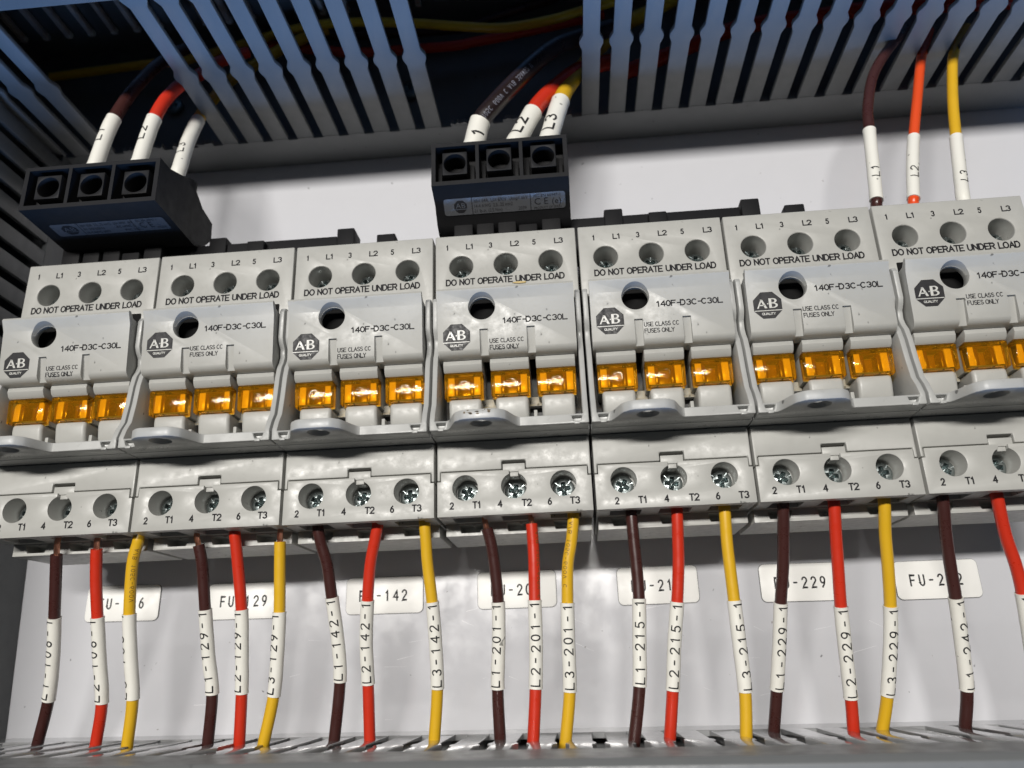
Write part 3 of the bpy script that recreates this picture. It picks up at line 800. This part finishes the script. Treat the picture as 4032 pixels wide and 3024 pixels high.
def make_wire(name, label, mat, pts, r, sleeve=None, text=None, rot=0.0, strand=0.0, rs=None, pitch=3.12, cw=2.0, chh=2.45, th=0.37, toff=1.0, group=None, ink=None, down=True, flip=False):
    """pts from top down when down=True. sleeve=(s0,s1) as point indices"""
    base = P(*pts[0])
    t = thing(name, label, 'wire', tuple(pts[0]), group)
    path = spline(pts); fr = frames(path); L = arclen(path)
    def rl(b): bmesh.ops.translate(b, verts=b.verts, vec=-base); return b
    k0 = 0
    if strand > 0:
        k0 = next(i for i, l in enumerate(L) if l >= strand)
        bm = new_bm()
        for q in range(9):
            a = 2 * math.pi * q / 8; off = 0.55 if q < 8 else 0
            pp = [c_ + (f[1] * math.cos(a + 0.3 * i) + f[2] * math.sin(a + 0.3 * i)) * off for i, (c_, f) in enumerate(zip(path[:k0 + 2], fr[:k0 + 2]))]
            add_tube(bm, pp, fr[:k0 + 2], 0.32, 6)
        finish('copper_strands', rl(bm), COPPER, t)
    bm = new_bm(); add_tube(bm, path[k0:], fr[k0:], r, 20); ins = finish('insulation', rl(bm), mat, t, smooth=60)
    if ink:
        bm = new_bm()
        word, (a0, a1), ang, im, h_ = ink
        qs = stroke_tris(word, 1.0, h_, 1.25, 0.16)
        for q in qs:
            vs = []
            for v in q:
                s_ = a0 + v[0]
                if s_ > a1: break
                c_, (tt, f, sd) = sample(path, fr, L, s_)
                th_ = ang + (v[1] - h_ / 2) / r
                vs.append(bm.verts.new(c_ + (f * math.cos(th_) + sd * math.sin(th_)) * (r + 0.03)))
            if len(vs) == 4: bm.faces.new(vs)
        finish('cable_print', rl(bm), im, ins, smooth=0)
    if sleeve:
        rs = rs or r + 0.26
        # arc lengths of the sleeve ends: nearest path points to control points
        def near(p_):
            i = min(range(len(path)), key=lambda k: (path[k] - p_).length); return L[i]
        s0, s1 = sorted((near(P(*pts[sleeve[0]])), near(P(*pts[sleeve[1]]))))
        n = max(8, int((s1 - s0) / 1.0))
        sp_, sf = [], []
        for k in range(n + 1):
            c_, f_ = sample(path, fr, L, s0 + (s1 - s0) * k / n); sp_.append(c_); sf.append(tuple(f_))
        bm = new_bm()
        ph = random.random() * 6
        add_tube(bm, sp_, sf, rs, 24, rfun=lambda i: rs * (1 + 0.010 * math.sin(ph + i * 0.9)) + (0.06 if i in (0, n) else 0))
        sl = finish('marker_sleeve', rl(bm), SLEEVE, t, smooth=60)
        if text:
            bm = new_bm()
            if down and len(text) > 3: pitch = (s1 - s0 - 2 * toff - 0.5 * cw) / (len(text) - 1); cw = pitch * 0.66
            for q in stroke_tris(text, cw, chh, pitch, th):
                vs = []
                for v in q:
                    # reading runs along the wire; the tops of the letters point to the left
                    s_ = (s1 - toff - v[0]) if down else (s0 + toff + v[0])
                    s_ = min(max(s_, s0 + 0.05), s1 - 0.05)
                    c_, (tt, f, sd) = sample(path, fr, L, s_)
                    u = (v[1] - chh / 2) / rs
                    side = sd if down else sd
                    left = side if side.x < 0 else -side
                    a = rot + u
                    vs.append(bm.verts.new(c_ + (f * math.cos(a) + left * math.sin(a)) * (rs * 1.018 + 0.05)))
                bm.faces.new(vs)
            finish('sleeve_text', rl(bm), PRINT, sl, smooth=0)
    return t
WR = {"L1-106": [[5.1, 48.0, -27.3], [4.3, 46.5, -30.7], [2.6, 41.4, -43.1], [1.7, 38.8, -49.3], [0.1, 34.1, -60.7], [-2.6, 29.1, -72.8], [-7.3, 24.0, -85.2]], "L2-106": [[17.6, 48.0, -27.8], [17.3, 47.4, -29.8], [16.6, 44.2, -39.4], [16.5, 40.7, -49.9], [16.6, 37.0, -61.3], [16.7, 32.8, -74.0], [14.2, 28.9, -85.8]], "L3-106": [[30.4, 48.0, -28.4], [30.2, 47.7, -29.5], [28.5, 46.2, -35.6], [27.5, 42.7, -49.5], [27.8, 39.6, -61.7], [28.3, 36.7, -73.2], [26.5, 33.4, -85.9]], "L1-129": [[48.4, 48.0, -28.2], [48.7, 47.5, -29.9], [49.8, 45.6, -36.5], [50.2, 41.8, -49.0], [50.7, 37.7, -62.4], [51.4, 34.7, -72.5], [49.5, 30.5, -86.1]], "L2-129": [[60.0, 48.0, -27.9], [60.2, 47.3, -30.4], [60.7, 45.6, -36.9], [61.5, 42.3, -49.5], [61.3, 38.8, -62.8], [60.9, 36.1, -72.6], [59.8, 32.4, -86.3]], "L3-129": [[73.9, 48.0, -28.3], [73.8, 47.5, -31.0], [73.7, 46.2, -37.6], [73.5, 43.6, -50.7], [72.7, 41.0, -63.2], [71.6, 38.9, -73.6], [68.5, 36.2, -86.3]], "L1-142": [[85.2, 48.0, -27.7], [86.1, 46.5, -32.8], [87.5, 45.0, -38.0], [88.5, 42.3, -47.1], [89.7, 38.5, -59.5], [89.8, 35.2, -70.3], [87.3, 30.3, -86.5]], "L2-142": [[103.1, 48.0, -27.4], [101.9, 46.5, -32.1], [100.3, 44.6, -38.5], [99.0, 41.6, -48.3], [98.0, 38.1, -59.8], [98.0, 34.6, -71.3], [97.7, 29.9, -86.7]], "L3-142": [[117.0, 48.0, -27.6], [117.2, 46.8, -32.9], [117.4, 45.2, -39.3], [118.3, 42.8, -49.6], [118.8, 40.2, -60.6], [118.8, 37.1, -73.1], [117.3, 33.7, -86.9]], "L1-201": [[134.7, 48.0, -27.8], [136.1, 46.7, -33.7], [136.9, 45.4, -40.2], [137.5, 43.2, -50.4], [137.1, 40.8, -61.2], [136.2, 38.0, -73.7], [136.2, 35.0, -87.1]], "L2-201": [[148.2, 48.0, -28.2], [148.4, 47.3, -34.4], [148.4, 46.7, -40.8], [148.1, 45.6, -50.5], [147.9, 44.3, -61.7], [147.2, 43.0, -73.9], [145.9, 41.4, -87.2]], "L3-201": [[160.4, 48.0, -27.9], [159.4, 46.9, -34.8], [158.0, 46.0, -41.2], [157.3, 44.4, -51.5], [156.9, 42.7, -62.0], [156.5, 40.6, -75.0], [154.7, 38.6, -87.2]], "L1-215": [[177.0, 48.0, -27.8], [177.1, 47.3, -35.7], [177.3, 46.7, -42.1], [177.3, 45.8, -51.3], [176.5, 44.7, -62.7], [175.6, 43.6, -74.2], [173.2, 42.2, -87.4]], "L2-215": [[190.0, 48.0, -27.7], [189.6, 46.5, -36.1], [189.2, 45.4, -42.4], [188.0, 43.7, -52.4], [186.4, 41.7, -63.0], [184.9, 39.4, -75.6], [183.2, 37.2, -87.5]], "L3-215": [[203.4, 48.0, -27.7], [203.2, 46.7, -36.8], [203.3, 45.8, -43.1], [203.6, 44.3, -52.7], [203.9, 42.7, -63.7], [204.2, 40.7, -76.6], [203.4, 38.9, -87.8]], "L1-229": [[219.8, 48.0, -27.6], [219.5, 45.0, -35.1], [219.0, 41.7, -43.3], [217.8, 37.7, -53.4], [216.9, 33.5, -63.9], [215.5, 28.4, -76.7], [214.1, 24.0, -87.8]], "L2-229": [[233.9, 48.0, -27.7], [233.8, 45.4, -35.8], [233.8, 42.7, -44.1], [233.8, 39.1, -55.1], [234.2, 35.9, -64.6], [234.9, 31.0, -79.5], [235.0, 28.2, -88.1]], "L3-229": [[247.7, 48.0, -27.7], [247.6, 44.5, -36.3], [247.9, 41.3, -44.5], [248.1, 36.9, -55.4], [247.7, 33.1, -65.0], [246.2, 27.4, -79.2], [244.5, 24.0, -87.9]], "L1-242": [[263.6, 48.0, -27.6], [264.1, 44.2, -37.0], [264.9, 41.0, -45.2], [266.0, 37.5, -53.9], [267.1, 32.8, -65.7], [268.0, 27.8, -78.4], [267.2, 24.0, -87.9]], "L2-242": [[278.2, 48.0, -27.5], [280.1, 43.9, -37.7], [282.6, 40.6, -45.9], [284.1, 37.7, -53.3], [285.7, 32.8, -65.5], [286.9, 28.2, -77.0], [286.5, 24.0, -87.6]]}
RW = 1.68
cols = {'1': ('brown', BROWN), '2': ('red', RED), '3': ('yellow', YELLOW)}
rots = {'L1-106': 0.36, 'L2-106': 0.46, 'L3-106': 1.1, 'L1-129': 0.15, 'L2-129': 0.46, 'L3-129': 0.46, 'L1-142': 0.05, 'L2-142': 0.0, 'L3-142': -0.1,
        'L1-201': 0.30, 'L2-201': 0.0, 'L3-201': 0.0, 'L1-215': 0.0, 'L2-215': 0.0, 'L3-215': -0.35, 'L1-229': -0.25, 'L2-229': 0.0, 'L3-229': -0.2, 'L1-242': -0.35, 'L2-242': 0}
strands = {'L1-106': 4.0, 'L2-106': 2.4, 'L1-129': 2.2, 'L3-129': 2.4, 'L1-201': 1.2, 'L2-201': 1.0}
for k, pts in WR.items():
    cname, mat = cols[k[1]]
    p0 = pts[0]
    ptop = [p0[0], p0[1], p0[2] + 4.5]
    pb = pts[-1]; pv = Vector(pb) - Vector(pts[-2]); pv.normalize()
    e1 = [pb[0] + pv[0] * 8, pb[1] + pv[1] * 8, pb[2] + pv[2] * 8]
    e2 = [pb[0] + pv[0] * 14 + 6, pb[1] + pv[1] * 14 + 4, pb[2] + pv[2] * 18]
    full = [ptop] + pts + [e1, e2]
    ink = None
    if k == 'L3-201': ink = ('A/B 105C-600V C   A/B TEW 105C', (6, 70), 0.45, CABLEINK, 1.1)
    if k == 'L3-106': ink = ('A/B 105C-600V    C TEW', (7, 70), -0.75, CABLEINK, 1.1)
    if k in ('L2-201',): ink = ('A/B 105C-600V C AWG TEW 105C', (8, 70), -0.9, CABLEINK, 1.0)
    make_wire('wire', '%s wire with white sleeve marked %s-1, leaving the bottom of a fuse holder' % (cname, k), mat, full, RW,
              sleeve=(4, 6), text=k + '-1', rot=rots[k], strand=strands.get(k, 0) + (4.5 if strands.get(k) else 0), group='wires below the fuse holders', ink=ink,
              toff=0.9 if k != 'L3-106' else 0.4)
UP = {"D6a": [[261.6, 51.0, 65.8], [261.9, 51.0, 67.0], [264.1, 49.0, 81.4], [266.3, 47.0, 96.3], [267.9, 46.0, 106.0], [272.2, 45.0, 119.2], [278.6, 44.0, 129.4], [285.8, 42.0, 138.3], [294.7, 36.0, 150.5]], "D6b": [[272.9, 51.0, 65.5], [273.2, 51.0, 66.6], [276.7, 48.0, 79.8], [280.9, 45.0, 93.6], [287.1, 41.0, 111.3], [293.8, 37.0, 130.7], [297.7, 34.0, 138.5], [304.8, 28.0, 151.9]], "D6c": [[288.1, 51.0, 65.9], [288.2, 51.0, 67.0], [291.0, 48.0, 77.9], [294.3, 45.0, 92.3], [298.8, 41.0, 110.1], [304.6, 37.0, 129.5], [309.6, 34.0, 139.3], [318.3, 28.0, 151.9]], "B3a": [[133.7, 52.0, 98.0], [134.6, 52.0, 100.5], [136.6, 52.0, 108.5], [140.4, 52.0, 113.9], [147.6, 50.0, 124.0], [156.1, 46.0, 136.7], [164.8, 42.0, 147.1], [174.4, 38.0, 154.1], [186.0, 34.0, 161.0]], "B3b": [[148.0, 49.0, 100.8], [149.4, 48.0, 103.9], [154.6, 45.0, 116.1], [158.0, 42.0, 123.5], [164.0, 38.0, 132.7], [173.1, 33.0, 143.5], [185.5, 28.0, 150.3]], "B3c": [[159.1, 50.0, 99.0], [160.1, 49.0, 102.8], [164.6, 43.0, 121.3], [168.6, 36.0, 134.6], [176.5, 31.0, 149.3], [184.5, 27.0, 161.8], [193.4, 24.0, 172.1], [206.6, 22.0, 180.4], [220.1, 20.0, 189.7]], "B1a": [[3.4, 58.0, 96.5], [4.2, 58.0, 99.5], [5.2, 57.0, 110.3], [6.7, 56.0, 119.4], [9.3, 52.0, 134.5], [12.5, 46.0, 149.9], [17.2, 40.0, 162.1], [22.7, 34.0, 171.6]], "B1b": [[18.6, 58.0, 95.7], [19.6, 58.0, 98.7], [20.5, 57.0, 108.8], [21.6, 56.0, 117.9], [23.4, 54.0, 127.3], [26.1, 50.0, 137.2], [29.9, 44.0, 146.9], [33.5, 38.0, 157.6], [41.4, 32.0, 166.7]], "B1c": [[29.3, 50.0, 98.4], [29.8, 50.0, 100.8], [28.1, 44.0, 115.8], [26.6, 36.0, 132.3], [26.8, 31.0, 142.8], [29.6, 28.0, 151.6], [33.8, 25.0, 161.4], [40.2, 23.0, 167.9], [49.3, 21.0, 176.6], [58.7, 19.0, 183.9], [68.4, 17.0, 189.7]], "dy": [[-54.6, 14.0, 180.1], [-29.0, 14.0, 181.5], [-8.4, 14.0, 182.6], [8.8, 14.0, 183.3], [55.6, 20.0, 188.3], [79.4, 22.0, 187.4], [106.0, 24.0, 182.0], [125.4, 26.0, 176.3], [144.1, 26.0, 173.4], [162.8, 26.0, 175.2], [175.9, 26.0, 178.4], [191.0, 26.0, 182.2]], "dr": [[40.0, 14.0, 187.3], [67.4, 14.0, 181.1], [84.1, 14.0, 178.4], [120.4, 14.0, 177.7], [130.1, 14.0, 178.7], [146.5, 14.0, 180.9], [166.0, 14.0, 184.0], [185.6, 14.0, 187.5]], "db": [[38.5, 12.0, 197.0], [73.1, 12.0, 190.6], [106.8, 12.0, 188.5], [126.7, 12.0, 188.7], [140.1, 12.0, 193.1], [153.4, 12.0, 196.6], [166.8, 12.0, 200.9]], "dr2": [[189.3, 22.0, 149.2], [208.0, 22.0, 156.2], [218.7, 22.0, 160.3], [232.5, 22.0, 165.7], [244.2, 22.0, 167.9], [256.9, 22.0, 168.7], [269.5, 22.0, 169.2], [281.5, 22.0, 170.2], [299.1, 22.0, 169.7], [316.6, 22.0, 169.2], [350.9, 22.0, 167.5]]}
def dn(pts, n=2, dz=5):   # lead-in below the first visible point
    p = pts[0]; return [[p[0] - 0.3, p[1], p[2] - dz]] + pts
ORD = [('D6a', 'brown', BROWN, 'L1', 1.75, (2, 4)), ('D6b', 'orange red', ORANGE, 'L2', 1.65, (2, 4)), ('D6c', 'yellow', YELLOW, 'L3', 1.75, (0, 4))]
for k, cn, mat, tx_, r, sl in ORD:
    pts = dn(UP[k])
    make_wire('wire', '%s wire with sleeve marked %s, entering the top of the rightmost fuse holder' % (cn, tx_), mat, pts, r, sleeve=sl, text=tx_, rot=0.05 if k != 'D6c' else -0.15,
              group='wires above the right fuse holder', rs=r + 0.3, down=False, toff=8.6 if k != 'D6c' else 10.8, pitch=2.7, cw=2.2, chh=2.3, th=0.36)
DARKBROWN = plastic('dark_brown_wire_pvc', (0.016, 0.009, 0.009), 0.35, 0.15, 0.08, 0.2, scale=300)
B3R = [('B3a', 'dark brown', DARKBROWN, 'L1', 3.25, (0, 3)), ('B3b', 'red', RED, 'L2', 3.0, (0, 3)), ('B3c', 'yellow', YELLOW, 'L3', 2.95, (0, 3))]
for k, cn, mat, tx_, r, sl in B3R:
    pts = dn(UP[k], dz=2.5)
    ink = ('105C 600V C A/B 35AWG2 U', (14, 60), 0.5, CABLEINKW, 1.7) if k == 'B3a' else None
    make_wire('wire', 'thick %s wire with sleeve marked %s, entering the centre terminal block' % (cn, tx_), mat, pts, r, sleeve=sl, text=tx_, rot={'B3a': -0.35, 'B3b': 0.35, 'B3c': 0.3}[k],
              group='thick wires of the centre terminal block', rs=r + 0.35, down=False, toff={'B3a': 0.8, 'B3b': 5.2, 'B3c': 6.4}[k], pitch=4.6, cw=3.6, chh=4.0, th=0.7, ink=ink)
B1R = [('B1a', 'brown', BROWN, 'L1', 2.25, (1, 4)), ('B1b', 'red', RED, 'L2', 2.25, (1, 4)), ('B1c', 'yellow', YELLOW, 'L3', 2.25, (0, 4))]
for k, cn, mat, tx_, r, sl in B1R:
    pts = dn(UP[k], dz=8)
    make_wire('wire', 'shaded %s wire with sleeve marked %s, entering the upper left terminal block' % (cn, tx_), mat, pts, r, sleeve=sl, text=tx_, rot=0.3 if k != 'B1c' else 0.1,
              group='wires of the left terminal block', rs=r + 0.3, down=False, toff=11.5 if k != 'B1c' else 17.5, pitch=3.3, cw=2.6, chh=2.6, th=0.38)
for k, mat, lab, r in (('dy', YELLOW, 'dim yellow wire running lengthways inside the upper duct, seen through the centre gap', 1.9),
                       ('dr', RED, 'dim red wire running lengthways inside the upper duct, below the yellow one', 2.1),
                       ('db', BROWN, 'dim brown wire inside the upper duct, behind the yellow one', 1.9),
                       ('dr2', RED, 'dim red wire inside the upper duct behind the right hand slots', 3.0)):
    make_wire('wire', lab, mat, UP[k], r, group='wires lying inside the upper duct')
for (mat, lab, y, z, x0, x1, r) in ((BLUE, 'blue wire lying inside the bottom duct, seen through its slots', 60, -97, 120, 240, 2.2),
                                    (YELLOW, 'yellow wire lying inside the bottom duct', 64, -96, 60, 150, 2.0), (BROWN, 'brown wire lying inside the bottom duct', 48, -103, 80, 230, 2.2)):
    make_wire('wire', lab, mat, [[x0, y, z - 8], [x0 + 25, y + 3, z - 1], [(x0 + x1) / 2, y - 2, z], [x1 - 25, y + 2, z - 2], [x1, y, z - 12]], r, group='wires lying inside the bottom duct')
# duct mounting screws
for (x, z, lab) in ((-2.9, 167.8, 'dark pan head screw inside the upper duct, behind the left gap'), (101.2, 165.1, 'dark pan head screw inside the upper duct, behind the slots left of centre')):
    t = thing('mounting_screw', lab, 'screw', (x, 3, z))
    s = screw(0, 0, 0.2, 4.0, t, 0.4)
    s.name = 'head'; s.data.materials.clear(); s.data.materials.append(ZINCDARK)

# ---------------------------------------------------------------- busbars
def busbar(x0, label, fill_end):
    t = thing('busbar', label, 'busbar', (x0, 40, 66), 'black busbars behind the fuse holders')
    def r_(b): return rel(b, -x0, -40, -66)
    bm = new_bm(); add_box(bm, x0 - 10, x0 + 79, 37, 45, 58, 72.1)
    finish('bar', r_(bm), BLACK, t, bevel=0.5)
    bm = new_bm(); add_box(bm, x0 - 15, x0 + fill_end, 36.9, 45.2, 59, 76.5); finish('gap_filler', r_(bm), BLACK, t, bevel=0.5)  # black filler added to hide bright gaps under the terminal block
    def tab(a, b, z1, d1=46.2, ch=0):
        bm = new_bm()
        if ch: add_prism(bm, [(a, 60), (b, 60), (b, z1 - 0.3), (a, z1)] if ch == 1 else [(a + 0.8, 60), (b, 60), (b, z1), (a, z1)], 38, d1, 'd')
        else: add_box(bm, a, b, 38, d1, 60, z1)
        finish('finger_cap', r_(bm), BLACK, t, bevel=0.5)
    tab(x0 + 34.5, x0 + 40.6, 74.1); tab(x0 + 48.7, x0 + 54.7, 70.8, 48)
    tab(x0 + 79.2, x0 + 85.2, 74.2); tab(x0 + 92.9, x0 + 99.3, 70.9)
    for a, b, zt in ((-15.2, -8.9, 72.0), (-7.7, -1.9, 71.2), (-0.6, 5.4, 71.6), (6.2, 12.3, 68.5), (13.8, 20.0, 71.0)):
        bm = new_bm(); add_box(bm, x0 + a, x0 + b, 44, 50, 60, zt); finish('connection_finger', r_(bm), BLACK, t, bevel=0.5)
    return t
busbar(7.0, 'black busbar behind the three left fuse holders, end caps showing above them', 29)
busbar(142.0, 'black busbar behind the fuse holders right of centre, end caps showing above them', 22)

# ---------------------------------------------------------------- black terminal blocks
def sticker(parent, x0, x1, a, b, rows, full):
    """label on the underside between (d,z)=a (near edge) and b (far edge)"""
    A_, B_ = Vector((0, -a[0], a[1])), Vector((0, -b[0], b[1]))
    up_ = (A_ - B_).normalized(); H = (A_ - B_).length
    nrm = Vector((1, 0, 0)).cross(up_).normalized()
    if nrm.y > 0 or nrm.z > 0: nrm = -nrm
    if nrm.z > 0: nrm = -nrm
    def pt(x, v, lift): return Vector((x, 0, 0)) + B_ + up_ * v + nrm * lift
    W_ = x1 - x0
    r = 0.9
    poly = []
    for cx, cy, a0 in ((x1 - r, H - r, 0), (x0 + r, H - r, 90), (x0 + r, r, 180), (x1 - r, r, 270)):
        poly += arc(cx, cy, r, r, a0, a0 + 90, 4)
    bm = new_bm(); bm.faces.new([bm.verts.new(pt(x, v, 0.08)) for x, v in poly]); st = finish('rating_sticker', bm, STICKER, parent, smooth=0)
    bm = new_bm()
    bm.faces.new([bm.verts.new(pt(x, v, 0.12)) for x, v in circle(x0 + 5.4, H / 2, H * 0.40, 8, math.pi / 8)])
    for x in (x0 + 9.2, x0 + W_ * 0.715):
        bm.faces.new([bm.verts.new(pt(xx, v, 0.12)) for xx, v in ((x - 0.12, 0), (x + 0.12, 0), (x + 0.12, H), (x - 0.12, H))])
    def txt(s_, xa, va, wd, cap):
        me = text_mesh(s_); xs_ = [v.co.x for v in me.vertices]; mn, mx = min(xs_), max(xs_)
        sx = wd / (mx - mn); sy = cap / 0.7
        vs = [bm.verts.new(pt(xa + (v.co.x - mn) * sx, va + v.co.y * sy, 0.13)) for v in me.vertices]
        for p_ in me.polygons: bm.faces.new([vs[i] for i in p_.vertices])
        bpy.data.meshes.remove(me)
    for s_, fx, fv, wd, cap in rows: txt(s_, x0 + fx, H * fv, wd, H * cap)
    finish('sticker_print', bm, PRINT, st, smooth=0)
    bm = new_bm()
    txt2 = []
    me = text_mesh('AB'); xs_ = [v.co.x for v in me.vertices]; mn, mx = min(xs_), max(xs_)
    vs = [bm.verts.new(pt(x0 + 5.4 - H * 0.28 + (v.co.x - mn) * (H * 0.56) / (mx - mn), H * 0.42 + v.co.y * H * 0.3 / 0.7, 0.16)) for v in me.vertices]
    for p_ in me.polygons: bm.faces.new([vs[i] for i in p_.vertices])
    bm.faces.new([bm.verts.new(pt(x, v, 0.16)) for x, v in ((x0 + 5.4 - H * .36, H * .33), (x0 + 5.4 + H * .36, H * .33), (x0 + 5.4 + H * .36, H * .37), (x0 + 5.4 - H * .36, H * .37))])
    finish('sticker_logo', bm, STICKER, st, smooth=0)

def terminal_block(label, x0, x1, zt, zb, dF, prof, posts, post_d, rows, sa, sb, lab_x):
    t = thing('terminal_block', label, 'terminal block', ((x0 + x1) / 2, 40, zb))
    org = ((x0 + x1) / 2, 40, zb)
    def r_(b): return rel(b, -org[0], -org[1], -org[2])
    W_ = x1 - x0
    bm = new_bm(); add_prism(bm, prof, x0, x1, 'x')
    c = []
    cells = []
    tw, td = 1.35, 1.1
    cwid = (W_ - 2 * tw - 2 * td) / 3
    for i in range(3):
        a = x0 + tw + i * (cwid + td)
        b = new_bm(); add_box(b, r_x(a), r_x(a + cwid), dF - 8, dF + 5, zb + 1.5, zt - 1.3); c.append(b); cells.append((a, a + cwid))
    body = None
    for b in c: r_(b)
    body = finish('body', r_(bm), BLACK, t, cut=c, bevel=0.3, seg=2)
    for (pc, pz) in posts:
        bm = new_bm(); add_box(bm, pc - 4.05, pc + 4.05, dF - 9, post_d, pz - 4.25, pz + 4.25)
        b = new_bm(); add_prism(b, circle(pc, pz, 3.55, 32), dF - 20, dF + 4, 'd')
        finish('screw_post', r_(bm), BLACK, t, cut=r_(b), bevel=0.25)
        for s in (-1, 1):
            bm = new_bm(); add_box(bm, *sorted((pc + s * 4.7, pc + s * 6.0)), dF - 8.2, dF - 4.5, zb + 1.6, pz + 1.2)
            finish('cell_rib', r_(bm), BLACK, t, bevel=0.15)
    # sticker in thing coordinates
    sticker(t, lab_x[0] - org[0], lab_x[1] - org[0], (sa[0] - 40, sa[1] - zb), (sb[0] - 40, sb[1] - zb), rows, True)
    return t, r_
def r_x(x): return x
rows3 = [('Ith= 64A  Ui= 690V  Uimp= 6kV', 9.9, 0.68, 17.5, 0.22), ('14-4 AWG  2.5...25 mm2', 9.9, 0.38, 12.5, 0.2), ('31 lb-in. (3.5 Nm)', 9.9, 0.08, 9.0, 0.2), ('2039', 24.2, 0.08, 2.6, 0.2),
         ('IEC EN 60947-1', 29.3, 0.76, 8.6, 0.15), ('C E', 29.5, 0.3, 4.4, 0.4), ('PRODUCT OF SPAIN', 29.3, 0.04, 8.8, 0.14), ('(e)', 35.2, 0.3, 2.9, 0.36)]
t3, r3 = terminal_block('black three pole terminal block near the centre, thick brown, red and yellow wires entering it', 121.4, 165.4, 93.2, 77.4, 62.0,
               [(62.0, 93.2), (62.0, 77.4), (54.9, 73.9 + 0.9), (50.5, 69.9), (47, 68.2), (36, 68.2), (36, 88), (44, 93.2)],
               [(128.9, 85.9), (143.3, 86.2), (157.6, 86.2)], 61.3, rows3, (57.0, 75.4), (52.6, 71.9), (124.4, 163.9))
rows1 = [('Ith= 63A  2.5...25 mm2   Ui= 690V  6kV', 9.9, 0.68, 17.5, 0.2), ('f= 50/60Hz', 9.9, 0.38, 7, 0.2), ('14-4 AWG 600V', 9.9, 0.08, 8, 0.2), ('IEC 60947-2', 21, 0.4, 6, 0.18), ('PVC 75C', 23, 0.1, 5, 0.18),
         ('IEC EN 60947-1', 28.6, 0.76, 7, 0.15), ('C E', 28.8, 0.25, 4.4, 0.45), ('MADE IN', 34, 0.15, 2.8, 0.15)]
t1, r1 = terminal_block('black three pole terminal block at upper left, in shade, protruding furthest towards the viewer', -7.1, 37.2, 87.2, 71.6, 74.5,
               [(74.5, 87.2), (74.5, 71.6), (48, 70.6), (40, 75.2), (36.5, 79), (37, 85.5), (45, 87.0), (50, 90.2), (60, 90.2), (68.5, 87.2)],
               [(0.8, 79.9), (15.1, 79.6), (29.6, 79.2)], 73.9, rows1, (65.8, 71.2), (59.0, 70.95), (-3.0, 35.0))
for cx, cd, zz in ((3.4, 58, 96), (18.6, 58, 95.7), (32.2, 50.6, 94.2)):
    bm = new_bm(); add_prism(bm, circle(cx, cd, 4.6, 20), 86, zz, 'z')
    b = new_bm(); add_prism(b, circle(cx, cd, 3.1, 20), zz - 5, zz + 1, 'z')
    finish('wire_funnel', r1(bm), BLACK, t1, cut=r1(b), bevel=0.2)
